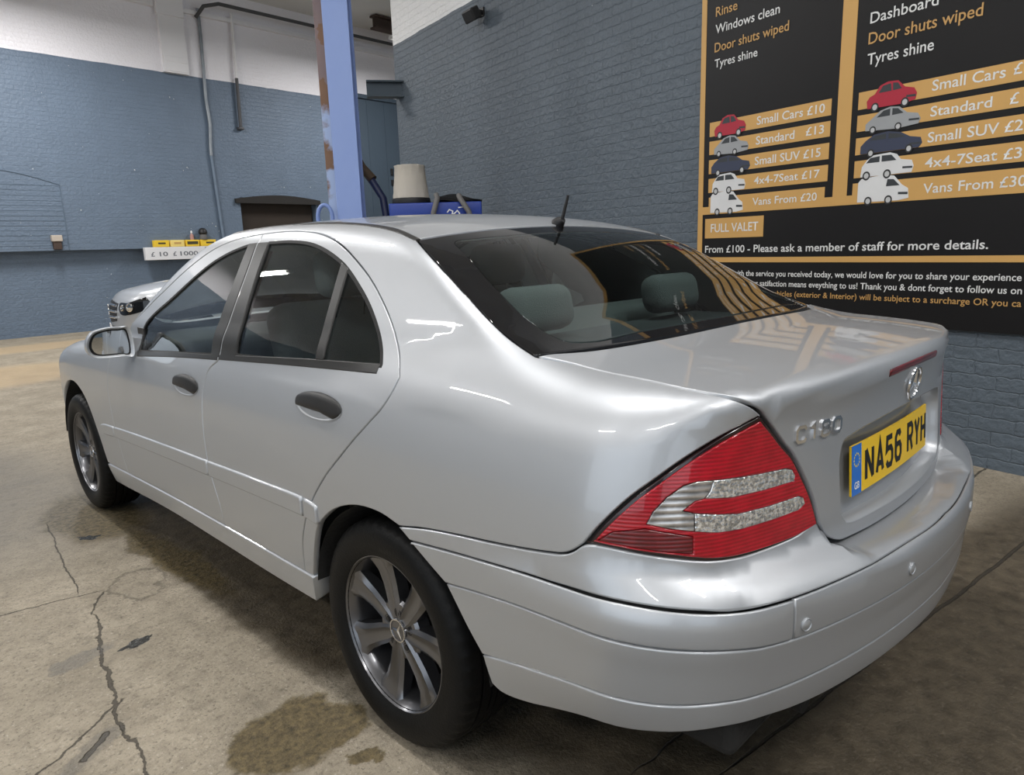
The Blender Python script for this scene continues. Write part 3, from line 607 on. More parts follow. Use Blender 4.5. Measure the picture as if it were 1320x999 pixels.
# flanks: wing, doors, quarter with roof pillar
LR = (1, -1)
split_i = 7
fr = G['frame']
frame_front, frame_rear = spl(SIDE, fr[:split_i + 1]), spl(SIDE, fr[split_i:])
sg = lambda a, b: spl(SIDE, G['sillgap'][a:b], 4)
win_f = ring(spl(SIDE, [(-.832, 1.712, .930), (-.800, 1.745, 1.0), (-.772, 1.720, 1.045), (-.757, 1.665, 1.083), (-.735, 1.54, 1.139), (-.712, 1.445, 1.190), (-.688, 1.355, 1.240), (-.664, 1.262, 1.285), (-.644, 1.16, 1.318), (-.629, 1.05, 1.340), (-.624, 1.00, 1.347)]), spl(SIDE, [(-.624, 1.00, 1.347), (-.70, .978, 1.22), (-.74, .975, 1.12), (-.81, .985, .972)]), [tuple(SIDE.inv([(-.832, 1.712, .930)])[0])])
win_r = ring(spl(SIDE, [(-.623, .868, 1.350), (-.622, .713, 1.350), (-.627, .593, 1.341), (-.638, .492, 1.322), (-.654, .39, 1.292), (-.667, .32, 1.264), (-.692, .225, 1.214), (-.713, .153, 1.168), (-.734, .097, 1.122), (-.752, .055, 1.076), (-.776, .023, 1.028)]), spl(SIDE, [(-.776, .023, 1.020), (-.80, .45, .999), (-.812, .815, .985)]), spl(SIDE, [(-.812, .815, .985), (-.77, .822, 1.07), (-.73, .832, 1.167), (-.623, .868, 1.350)]))
sills = G['sillgap']
sp = spl(SIDE, G['split'])
fdoor = ring(spl(SIDE, G['gapA'][::-1]), frame_front, sp, S('gapB'), spl(SIDE, [sills[3], sills[2], sills[1]]))
rdoor = ring(frame_rear, S('dooredge'), spl(SIDE, [sills[4], sills[3]]), rev(S('gapB')), rev(sp))
DOORS = {}
for s in LR:
    DOORS['f', s] = panel('front_door', F, SIDE, fdoor, M_PAINT, car, holes=[win_f], sides=(s,), thick=.012)
    DOORS['r', s] = panel('rear_door', F, SIDE, rdoor, M_PAINT, car, holes=[win_r], sides=(s,), thick=.012)
archl = S('arch')
quarter = ring(S('frame'), S('dooredge'), spl(SIDE, [(-.851, .394, .376), (-.85, .345, .376)]), spl(SIDE, G['arch'][:9]), S('qbot'), S('lampO'), rev(S('lidedge')), rev(S('glassL')), S('roofgap'), S('screen'))
panel('quarter_panel', F, SIDE, quarter, M_PAINT, car, sides=LR, thick=.020)
wing = ring(S('gapA'), spl(SIDE, [sills[1], sills[0]]), S('archF'), rev(S('nose')), rev(S('bonnet')))
panel('front_wing', F, SIDE, wing, M_PAINT, car, sides=LR, thick=.018)
# sills below the doors
FS = lambda P: F(P) - .004
sill = ring(S('sillgap'), spl(SIDE, [(-.85, .345, .376), (-.845, .352, .33), (-.836, .362, .288)]), spl(SIDE, [(-.836, .362, .288), (-.836, .623, .284), (-.838, 1.044, .284), (-.838, 1.6, .278), (-.825, 2.30, .238)]), spl(SIDE, [(-.825, 2.30, .238), (-.838, 2.335, .33)]))
panel('sill', FS, SIDE, sill, M_PAINT, car, sides=LR, thick=.06, gap=.001)
# roof, screens, lid, bonnet
T = lambda k, n=6: spl(TOP, G[k], n)
both = lambda ch, k: ring(spl(ch, G[k]), spl(ch, mir(G[k])))
roof = ring(both(TOP, 'glasstop'), spl(TOP, mir(G['roofgap'])[::-1]), spl(TOP, [(.540, 1.28, 1.372), (.3, 1.36, 1.395), (0, 1.39, 1.40), (-.3, 1.36, 1.395), (-.540, 1.28, 1.372)]), rev(T('roofgap')))
panel('roof', F, TOP, roof, M_PAINT, car, res=.035, gap=.006)
FG = lambda P: F(P) + .003
rgl = [p for p in G['roofgap'][0:]]; rg1 = spl(SIDE, rgl)
panel('roof_moulding', lambda P: F(P) - .002, SIDE, ring([(u, v - .007) for u, v in rg1], [(u, v + .011) for u, v in rev(rg1)]), M_TRIM, car, gap=0, lip=.002, thick=.008, res=.02, sides=LR)
rg_out = ring(both(TOP, 'glasstop'), rev(spl(TOP, mir(G['glassL']))), rev(both(TOP, 'glassbot')), rev(T('glassL')))
GI = [(-.505, .045, 1.315), (-.54, -.08, 1.255), (-.565, -.20, 1.19), (-.585, -.32, 1.125), (-.588, -.40, 1.095), (-.55, -.44, 1.09), (-.38, -.475, 1.10), (0, -.505, 1.105)]
GI2 = [(0, .035, 1.345), (-.2, .037, 1.342), (-.42, .05, 1.332), (-.485, .058, 1.325), (-.505, .045, 1.315)]
gi = spl(TOP, GI2) + spl(TOP, GI); gi = ring(gi, [(-u, v) for u, v in reversed(gi)])
frit = panel('rear_window_border', FG, TOP, rg_out, M_FRIT, car, holes=[gi], gap=.003, res=.03)
panel('rear_window', FG, TOP, gi, M_RGLASS, car, gap=0, lip=.001, thick=.004, res=.03)
ws_out = ring(spl(TOP, [(-.540, 1.28, 1.372), (-.3, 1.36, 1.395), (0, 1.39, 1.40), (.3, 1.36, 1.395), (.540, 1.28, 1.372)]), rev(spl(TOP, mir(G['screen']))), spl(TOP, [(.72, 2.03, .98), (.4, 2.12, 1.02), (0, 2.15, 1.04), (-.4, 2.12, 1.02), (-.72, 2.03, .98)]), rev(T('screen')))
panel('windscreen', FG, TOP, ws_out, M_GLASS, car, gap=.003, lip=.001, thick=.004, res=.05)
HOOD = Across(2.5, .45, .5)
bon = ring(spl(HOOD, [(-.745, 2.01, .95), (-.4, 2.16, 1.0), (0, 2.2, 1.02), (.4, 2.16, 1.0), (.745, 2.01, .95)]), rev(spl(HOOD, mir(G['bonnet']))), spl(HOOD, [(.53, 3.38, .745), (0, 3.46, .75), (-.53, 3.38, .745)]), rev(spl(HOOD, G['bonnet'])))
panel('bonnet', F, HOOD, bon, M_PAINT, car, res=.05)
FRONT = Across(2.9, .60, .55)
nose = ring(spl(FRONT, [(-.53, 3.38, .745), (0, 3.46, .75), (.53, 3.38, .745)]), spl(FRONT, [(.53, 3.38, .745), (.62, 3.3, .6), (.62, 3.3, .30)]), spl(FRONT, [(.62, 3.3, .30), (0, 3.45, .30), (-.62, 3.3, .30)]), spl(FRONT, [(-.62, 3.3, .30), (-.62, 3.3, .6), (-.53, 3.38, .745)]))
panel('front_bumper', F, FRONT, nose, M_PAINT, car, res=.05)
cheek = ring(S('nose'), spl(SIDE, [(-.81, 3.09, .44), (-.81, 3.09, .33)]), spl(SIDE, [(-.81, 3.09, .33), (-.63, 3.3, .31)]), spl(SIDE, [(-.63, 3.3, .31), (-.63, 3.3, .6), (-.53, 3.38, .745)]))
panel('front_bumper_corner', F, SIDE, cheek, M_PAINT, car, res=.04, sides=LR)
# boot lid with a sunken number-plate field
L2 = lambda k: spl(LID, G[k])
lid = ring(both(LID, 'glassbot'), spl(LID, mir(G['lidedge'])[::-1]), rev(spl(LID, mir(G['lampI']))), rev(spl(LID, mir(G['lidbot'])))[::1], rev(L2('lidbot')), rev(L2('lampI')), rev(L2('lidedge')))
lid = ring(both(LID, 'glassbot'), rev(spl(LID, mir(G['lidedge']))), rev(spl(LID, mir(G['lampI']))), rev(spl(LID, mir(G['lidbot']))), rev(L2('lidbot')), rev(L2('lampI')), rev(L2('lidedge')))
rc = [(-.322, .725), (-.338, .745), (-.343, .80), (-.342, .870), (-.330, .897), (-.300, .906), (-.15, .921), (0, .925)]
rc3 = [(x, -.97 + .24 * x * x, z) for x, z in rc]; rcb = [(0, -.97, .717), (-.2, -.96, .718), (-.30, -.95, .720), (-.322, -.945, .725)]
rec = spl(LID, rcb) + spl(LID, rc3); rec = ring(rec, [(-u, v) for u, v in reversed(rec)])
boot = panel('boot_lid', F, LID, lid, M_PAINT, car, holes=[rec], res=.022, thick=.045)
panel('plate_recess', F, LID, rec, M_PAINT, boot, off=-.041, gap=-.008, thick=.002)
# rear bumper: upper shelf, rubbing strips, main skin, lower lip
B_ = lambda k, n=6: (lambda a: ring(a, [(-BUMP.R * PI - u, v) for u, v in reversed(a)]))(spl(BUMP, G[k], n))
bt = spl(BUMP, G['qbot'] + [(x, y + .006, z + .004) for x, y, z in rev(G['lampbot'])[1:]] + [(-.387, -.925, .712), (-.342, -.930, .695), (-.296, -.935, .685), (-.2, -.940, .681), (0, -.945, .681)])
bt = ring(bt, [(-BUMP.R * PI - u, v) for u, v in reversed(bt)])
bf = spl(BUMP, G['bumpfront'], 4); mb = lambda l: [(-BUMP.R * PI - u, v) for u, v in l]
def between(top_, bot_): return ring(top_, rev(bot_))
M_BUMP = M_PAINT
bump_main = panel('rear_bumper', FB, BUMP, between(B_('g2'), B_('g3')), M_BUMP, car, gap=.0012, thick=.03)
panel('upper_bumper_skin', FB, BUMP, between(bt, B_('g1')), M_BUMP, bump_main, gap=.0015, thick=.012)
panel('lower_bumper_lip', FB, BUMP, between(B_('g3'), B_('bot')), M_BUMP, bump_main, gap=.0012, thick=.03)
def cutline(a, ucut, lo):      # keep the part of a bumper line left (lo) of ucut
    a = sorted(a, key=lambda p: -p[0]); us = [p[0] for p in a]; vv = float(np.interp(-ucut, [-u for u in us], [p[1] for p in a]))
    return [p for p in a if p[0] > ucut] + [(ucut, vv)] if lo else [(ucut, vv)] + [p for p in a if p[0] < ucut]
ub = float(BUMP.inv([(-.612, -.98, .62)])[0][0]); uw = -BUMP.R * PI
g1, g2 = B_('g1'), B_('g2')
stL = between(cutline(g1, ub, True), cutline(g2, ub, True))
mid1 = cutline(cutline(g1, ub, False), uw - ub, True); mid2 = cutline(cutline(g2, ub, False), uw - ub, True)
for s in LR: panel('bumper_corner_strip', FB, BUMP, stL, M_BUMP, bump_main, off=.0015, gap=.002, sides=(s,))
panel('bumper_centre_strip', FB, BUMP, between(mid1, mid2), M_BUMP, bump_main, off=.0008, gap=.0012)
# rubbing mouldings along the doors
FM = lambda P: F(P) - .009
mT = [(-.858, 2.30, .525), (-.86, 2.263, .545), (-.863, 2.037, .566), (-.864, 1.617, .588), (-.864, .988, .611), (-.864, .618, .624), (-.863, .30, .628), (-.863, .235, .612)]
mB = [(-.858, 2.30, .525), (-.858, 2.263, .503), (-.861, 2.04, .513), (-.864, 1.6, .531), (-.864, 1.008, .551), (-.863, .60, .564), (-.863, .332, .569), (-.863, .262, .563)]
mt, mb2 = spl(SIDE, mT), spl(SIDE, mB)
def moulding(ya, yb, parent_key, name='rubbing_strip'):
    cut = lambda l: [(ya, float(np.interp(ya, [p[0] for p in rev(l)], [p[1] for p in rev(l)])))] + [p for p in l if yb < p[0] < ya] + [(yb, float(np.interp(yb, [p[0] for p in rev(l)], [p[1] for p in rev(l)])))]
    o = ring(cut(mt), rev(cut(mb2)))
    for s in LR: panel(name, FM, SIDE, o, M_PAINT, DOORS[parent_key, s] if parent_key else car, gap=.0015, lip=.006, thick=.014, sides=(s,))
moulding(2.29, 2.065, None); moulding(2.055, 1.005, 'f'); moulding(.995, .343, 'r'); moulding(.333, .262, None)
# window trims, glass
FT1 = lambda P: F(P) - .003
def strip_between(A, B, parent, name='window_trim', m=M_TRIM, f=FT1, gp=.0015):
    return panel(name, f, SIDE, ring(A, rev(B)), m, parent, gap=gp, lip=.003, thick=.007, res=.02, sides=(1 if parent in (DOORS['f', 1], DOORS['r', 1]) else -1,))
for s in LR:
    f_, r_ = DOORS['f', s], DOORS['r', s]
    # B-pillar covers
    off_line = lambda l, d: [(u + d, v) for u, v in l]
    spx = [p for p in sp if True]
    a0 = spl(SIDE, [(-.623, .948, 1.351), (-.68, .923, 1.26), (-.732, .914, 1.167), (-.775, .915, 1.07), (-.813, .930, .970)])
    a1 = spl(SIDE, [(-.623, 1.016, 1.349), (-.69, .996, 1.245), (-.74, .994, 1.12), (-.812, 1.002, .972)])
    strip_between(off_line(a0, .003), a1, f_, 'pillar_cover')
    b1 = spl(SIDE, [(-.624, .862, 1.352), (-.73, .825, 1.167), (-.77, .814, 1.07), (-.812, .806, .982)])
    strip_between(off_line(a0, -.003), b1, r_, 'pillar_cover')
    # waist strips
    strip_between(spl(SIDE, [(-.823, 1.725, .936), (-.81, 1.3, .962), (-.81, .9405, .982)]), spl(SIDE, [(-.832, 1.712, .910), (-.82, 1.3, .940), (-.815, .9425, .960)]), f_, 'waist_strip')
    strip_between(spl(SIDE, [(-.81, .9345, .983), (-.79, .45, 1.010), (-.776, .030, 1.031)]), spl(SIDE, [(-.815, .9355, .962), (-.80, .45, .985), (-.791, .030, 1.004)]), r_, 'waist_strip')
    strip_between(spl(SIDE, [(-.663, .362, 1.284), (-.72, .34, 1.16), (-.792, .326, 1.014)]), spl(SIDE, [(-.672, .312, 1.265), (-.72, .298, 1.16), (-.790, .284, 1.016)]), r_, 'window_divider')
    FGl = lambda P: F(P) + .006
    for wl, pr_ in ((win_f, f_), (win_r, r_)):
        wp = clean(wl, .012); wp = wp if area(wp) > 0 else wp[::-1]; wo = inset(wp, -.0015); wi = [tuple(q) for q in inset(wp, .010)]
        panel('window_seal', lambda P: F(P) - .0005, SIDE, [tuple(q) for q in wo], M_SEAL, pr_, holes=[wi], gap=0, lip=.001, thick=.006, res=.02, sides=(s,))
    panel('window_glass', FGl, SIDE, win_f, M_GLASS, f_, gap=-.003, lip=.001, thick=.004, res=.04, sides=(s,))
    panel('window_glass', FGl, SIDE, win_r, M_GLASS, r_, gap=-.003, lip=.001, thick=.004, res=.04, sides=(s,))
# dark seals behind every gap
bm = bmesh.new()
for k in ('frame', 'dooredge', 'split', 'gapB', 'gapA', 'sillgap', 'roofgap', 'screen', 'bonnet', 'lampO', 'qbot', 'nose'):
    ribbon(bm, F, SIDE, S(k), .030, -.013)
for k in ('lidedge', 'lampI', 'lidbot'): ribbon(bm, F, LID, L2(k), .034, -.024)
ribbon(bm, F, TOP, T('glassL'), .03, -.012); ribbon(bm, F, TOP, T('glasstop'), .03, -.012); ribbon(bm, F, TOP, T('roofgap'), .03, -.012); ribbon(bm, F, LID, L2('glassbot'), .03, -.012)
for k in ('g1', 'g2', 'g3'): ribbon(bm, FB, BUMP, spl(BUMP, G[k]), .03, -.013)
bobj('gap_seals', bm, M_SEAL, car)
# rear lamps
def lamp_piece(name, pts3, m, parent, s, off=.0015, straight=True, gp=.0008):
    q = [tuple(p) for p in SIDE.inv(pts3)] if straight else ring(spl(SIDE, pts3 + [pts3[0]], 4))
    return panel(name, F, SIDE, q, m, parent, off=off, gap=gp, lip=.0012, thick=.004, res=.012, sides=(s,))
lampo = ring(S('lampO'), S('lampI'), S('lampbot'))
CLEAR = [(-.785, -.773, .815), (-.775, -.781, .838), (-.757, -.797, .863), (-.733, -.816, .883), (-.711, -.833, .889), (-.686, -.849, .888), (-.607, -.88, .883), (-.518, -.904, .879), (-.499, -.91, .874), (-.490, -.913, .860), (-.493, -.912, .849), (-.579, -.89, .848), (-.652, -.868, .850), (-.705, -.842, .856), (-.720, -.832, .853), (-.738, -.82, .838), (-.722, -.833, .832), (-.669, -.864, .822), (-.636, -.876, .817), (-.561, -.898, .815), (-.482, -.917, .817), (-.467, -.921, .811), (-.462, -.924, .797), (-.483, -.919, .788), (-.562, -.899, .786), (-.633, -.879, .786), (-.686, -.859, .790), (-.724, -.835, .798), (-.762, -.801, .807)]
RIB = CLEAR[:6] + [(-.694, -.846, .868)] + CLEAR[13:17] + [(-.722, -.833, .820)] + CLEAR[27:]
BAR1 = CLEAR[5:14] + [(-.694, -.846, .868)]
BAR2 = CLEAR[16:28] + [(-.722, -.833, .820)]
DARKP = [(-.828, -.697, .777), (-.814, -.722, .797), (-.786, -.771, .807), (-.762, -.801, .800), (-.726, -.833, .790), (-.729, -.836, .757), (-.766, -.804, .764), (-.808, -.740, .773)]
clear_loop = [tuple(p) for p in SIDE.inv(CLEAR)]; dark_loop = [tuple(p) for p in SIDE.inv(DARKP)]
for s in LR:
    lamp = panel('rear_lamp', F, SIDE, lampo, M_LEDGE, car, off=-.003, gap=.0025, thick=.02, res=.02, sides=(s,))
    lc = clean(lampo, .008); lc = lc if area(lc) > 0 else lc[::-1]; inn = [tuple(p) for p in inset(lc, .0085) if np.min(np.hypot(*(lc - p).T)) > .0078 and inside(np.array([p]), lc)[0]]
    panel('red_lens', F, SIDE, inn, M_LRED, lamp, holes=[clear_loop, dark_loop], off=.001, gap=.0, lip=.002, thick=.004, res=.012, sides=(s,))
    lamp_piece('indicator_lens', RIB, M_LCLEAR, lamp, s); lamp_piece('reversing_lens', BAR1, M_LCRYS, lamp, s); lamp_piece('fog_lens', BAR2, M_LCRYS, lamp, s)
    lamp_piece('side_reflector', DARKP, M_LDARK, lamp, s)
# high brake lamp under the lid lip
hm = [(-.165, -.970, 1.024), (0, -.976, 1.028), (.165, -.970, 1.024), (.167, -.968, 1.008), (0, -.973, 1.011), (-.167, -.968, 1.008)]
panel('high_brake_lamp', F, LID, ring(spl(LID, hm[:3]), spl(LID, hm[3:])), M_LDARK, boot, off=.001, gap=0, lip=.002, thick=.004, res=.012)
# chrome badges
def face(x, z):              # point and frame on the lid's rear face
    u = LID.inv([(x, -.97 + .24 * x * x, z)]); P, N = surf(F, LID, u); P, N = P[0], N[0]
    return Vector(P), Vector(N)
P0, N0 = face(0, .972)
bm = bmesh.new(); X = Vector((1, 0, 0)); Zt = N0.cross(X) * -1
if Zt.z < 0: Zt = -Zt
put = lambda u, v, d: P0 + X * u + Zt * v + N0 * d
rings = []
for k in range(40):
    a = 2 * PI * k / 40; rings.append([bm.verts.new(put((.038 + .0035 * math.cos(b)) * math.cos(a), (.038 + .0035 * math.cos(b)) * math.sin(a), .004 + .0035 * math.sin(b))) for b in [2 * PI * j / 8 for j in range(8)]])
for k in range(40):
    for j in range(8): bm.faces.new((rings[k][j], rings[(k + 1) % 40][j], rings[(k + 1) % 40][(j + 1) % 8], rings[k][(j + 1) % 8]))
for k in range(3):
    a = PI / 2 + k * 2 * PI / 3; t = (math.cos(a), math.sin(a)); n = (-t[1], t[0])
    c = bm.verts.new(put(0, 0, .009)); tip = bm.verts.new(put(t[0] * .036, t[1] * .036, .005))
    l = bm.verts.new(put(n[0] * .006 - t[0] * .003, n[1] * .006 - t[1] * .003, .003)); r = bm.verts.new(put(-n[0] * .006 - t[0] * .003, -n[1] * .006 - t[1] * .003, .003))
    bm.faces.new((c, l, tip)); bm.faces.new((c, tip, r))
bobj('star_emblem', bm, M_CHROME, boot, 40)
GL = {'C': [[(.95, .8), (.8, 1), (.2, 1), (0, .8), (0, .2), (.2, 0), (.8, 0), (.95, .2)]], '1': [[(.15, .78), (.5, 1), (.5, 0)]],
      '8': [[(.2, .53), (.05, .68), (.05, .88), (.2, 1), (.7, 1), (.85, .88), (.85, .68), (.7, .53), (.2, .53), (0, .38), (0, .14), (.2, 0), (.7, 0), (.9, .14), (.9, .38), (.7, .53)]],
      '0': [[(.5, 0), (.2, 0), (0, .2), (0, .8), (.2, 1), (.75, 1), (.95, .8), (.95, .2), (.75, 0), (.5, 0)]]}
def on_lid(x, z, d):
    p, n = face(x, z); return p + n * d
def badge(name, s, x0, z0, w, h, pitch, pen):
    bm = bmesh.new()
    for i, ch in enumerate(s):
        if ch == ' ': continue
        xs = x0 + i * pitch; c0, n0 = face(xs + w / 2, z0 + h / 2); c1, _ = face(xs + w, z0 + h / 2); cz, _ = face(xs + w / 2, z0 + h)
        ex = (c1 - c0).normalized(); ez = (cz - c0).normalized()
        strokes(bm, [[(px_ * w - w / 2, pz_ * h - h / 2) for px_, pz_ in pth] for pth in GL[ch]], pen, lambda u, v, d: c0 + ex * u + ez * v + n0 * d, 0, .004)
    bobj(name, bm, M_CHROME, boot, 30)
badge('model_badge', 'C180', -.490, .926, .029, .029, .038, .0066)
kp, kn = face(.36, .95); k2, _ = face(.44, .95); kx = (k2 - kp).normalized(); kz = kn.cross(kx); kz = kz if kz.z > 0 else -kz
text('engine_badge', 'KOMPRESSOR', M_CHROME, boot, -.085, .085, -.009, .018, lambda u, v, d: kp + kx * u + kz * v + kn * d, .004, .01)
# number plate
M_PLY = mat('plate_yellow', (.95, .60, .014, 1), .35, 0, .4); M_PLB = mat('plate_black', (.008, .008, .008, 1), .4); M_PLU = mat('plate_blue', (.02, .17, .62, 1), .35, 0, .4)
M_STAR = mat('plate_star_yellow', (.85, .65, .05, 1), .5); M_WHITE = mat('plate_white', (.8, .8, .8, 1), .5)
pt, pn_ = Vector((0, -.9635, .813)), None
tilt = .06
def on_plate(u, v, d):
    return Vector((u, -.9425 + .11 * u * u + math.sin(tilt) * v - d * math.cos(tilt), .813 + math.cos(tilt) * v))
bm = bmesh.new()
def plate_sheet(bm, x0, x1, z0, z1, d0, d1, n=12):
    for k in range(n):
        a, b = x0 + (x1 - x0) * k / n, x0 + (x1 - x0) * (k + 1) / n
        q = [bm.verts.new(on_plate(u, v, d)) for d in (d0, d1) for u, v in ((a, z0), (b, z0), (b, z1), (a, z1))]
        for f_ in ((0, 1, 2, 3), (7, 6, 5, 4), (0, 4, 5, 1), (3, 2, 6, 7)) + (((0, 3, 7, 4),) if k == 0 else ()) + (((1, 5, 6, 2),) if k == n - 1 else ()): bm.faces.new([q[i] for i in f_])
plate_sheet(bm, -.26, .26, -.0555, .0555, -.003, .002)
bmesh.ops.remove_doubles(bm, verts=bm.verts, dist=1e-5)
plate = bobj('number_plate', bm, M_PLY, car, 30)
bm = bmesh.new(); plate_sheet(bm, -.26, -.212, -.0555, .0555, .0021, .0027, 3); bobj('country_band', bm, M_PLU, plate)
PG = {'N': [[(0, 0), (0, 1)], [(0, 1), (1, 0)], [(1, 0), (1, 1)]], 'A': [[(0, 0), (.5, 1), (1, 0)], [(.2, .28), (.8, .28)]],
      '5': [[(.95, 1), (.08, 1), (.0, .56), (.25, .62), (.75, .62), (1, .45), (1, .17), (.78, 0), (.22, 0), (0, .15)]],
      '6': [[(.9, .86), (.72, 1), (.25, 1), (0, .82), (0, .17), (.22, 0), (.78, 0), (1, .17), (1, .42), (.78, .57), (.22, .57), (0, .42)]],
      'R': [[(0, 0), (0, 1), (.75, 1), (1, .86), (1, .64), (.75, .5), (0, .5)], [(.55, .5), (1, 0)]], 'Y': [[(0, 1), (.5, .48), (1, 1)], [(.5, .52), (.5, 0)]], 'H': [[(0, 0), (0, 1)], [(1, 0), (1, 1)], [(0, .5), (1, .5)]]}
xc = -.192; pen = .013
for ch in 'NA56 RYH':
    if ch == ' ': xc += .032; continue
    bm = bmesh.new(); w, h = .050 - pen, .079 - pen
    strokes(bm, [[(a * w + pen / 2, b * h - h / 2) for a, b in pth] for pth in [p if p[0] != p[-1] else p for p in PG[ch]]], pen, lambda u, v, d: on_plate(xc + u, v, d), .0021, .0028)
    # square feet: extend straight stroke ends by half a pen
    bobj('plate_character', bm, M_PLB, plate); xc += .061
text('country_code', 'GB', M_WHITE, plate, -.249, -.223, -.042, .016, on_plate, .0031, .02)
bm = bmesh.new()
for k in range(12):
    a = 2 * PI * k / 12; cx, cz = -.236 + .014 * math.cos(a), .022 + .014 * math.sin(a)
    prism(bm, [(cx + (.0028 if j % 2 == 0 else .0012) * math.sin(2 * PI * j / 10), cz + (.0028 if j % 2 == 0 else .0012) * math.cos(2 * PI * j / 10)) for j in range(10)], .0027, .0031, on_plate)
bobj('star_circle', bm, M_STAR, plate)
# parking sensors
for (x, z) in ((-.578, .611), (-.235, .622), (.235, .622), (.578, .611)):
    u = BUMP.inv([(x, -1.075 + .275 * x * x, z)]); P, N = surf(FB, BUMP, u, .001); q = Vector(N[0]).to_track_quat('Z', 'Y').to_matrix().to_4x4()
    bm = bmesh.new(); lathe(bm, [(.0135, -.004), (.0135, .0015), (.012, .003), (.0105, .0015), (.010, .002), (.004, .0035), (0.0001, .004)], 24)
    bm.transform(Matrix.Translation(Vector(P[0])) @ q); bobj('parking_sensor', bm, M_PAINT, bump_main, 40)
# aerial on the roof edge
bm = bmesh.new(); tube(bm, [(0, .115, 1.372), (0, .10, 1.382), (0, .088, 1.388)], [.022, .018, .010], 14)
ae = bobj('aerial_base', bm, M_DARK, car, 50)
bm = bmesh.new(); tube(bm, [(0, .094, 1.385), (.001, .085, 1.41), (.003, .068, 1.462)], [.0062, .0058, .0045], 10); bobj('aerial_rod', bm, M_DARK, ae, 50)
# door handles: dished black pulls over a bright bowl
def handle(cx, cz, w, h, parent, s):
    u0, v0 = SIDE.inv([(-.84, cx, cz)])[0]
    def P(a, b, d):
        p, n = surf(F, SIDE, [(u0 + a, v0 + b)]); q = Vector(p[0] + n[0] * d); q.x *= s; return q
    # bowl
    bm = bmesh.new(); rr = []
    for j, (k, d) in enumerate([(1.0, .0006), (.97, .0012), (.90, -.0), (.7, -.004), (.35, -.0075), (.02, -.009)]):
        rr.append([bm.verts.new(P(k * w * math.cos(t), k * h * math.sin(t) - .004, d + .0012)) for t in [2 * PI * i / 36 for i in range(36)]])
    for A, B in zip(rr, rr[1:]):
        for i in range(36): bm.faces.new((A[i], A[(i + 1) % 36], B[(i + 1) % 36], B[i]))
    bm.faces.new(rr[-1]); bw = bobj('handle_bowl', bm, M_PAINT, parent, 60)
    # grip: covers the upper three quarters, lower edge a wave, rear corner dropping lower
    bm = bmesh.new(); NU, NV = 28, 12; grid = []
    for i in range(NU + 1):
        a = -1 + 2 * i / NU; topz = math.sqrt(max(0, 1 - a * a * .985)); low = -.46 - .44 * max(0, -a - .15) ** .8 * (1 if a < -.15 else 0) + .12 * max(0, a)
        low = max(low, -math.sqrt(max(0, 1 - a * a * .985)))
        row = []
        for j in range(NV + 1):
            b = low + (topz - low) * j / NV; e = math.sqrt(max(0, 1 - a * a)) * (1 - (2 * j / NV - 1) ** 4) ** .5 if 0 < j < NV else 0
            row.append(bm.verts.new(P(a * w, b * h, .0022 + .014 * e * (.75 + .25 * math.cos(a * 1.5)))))
        grid.append(row)
    for i in range(NU):
        for j in range(NV): bm.faces.new((grid[i][j], grid[i + 1][j], grid[i + 1][j + 1], grid[i][j + 1]))
    bmesh.ops.remove_doubles(bm, verts=bm.verts, dist=1e-5)
    bobj('door_handle', bm, M_DARK, parent, 70)
for s in LR:
    handle(1.178, .856, .118, .034, DOORS['f', s], s); handle(.262, .902, .120, .034, DOORS['r', s], s)
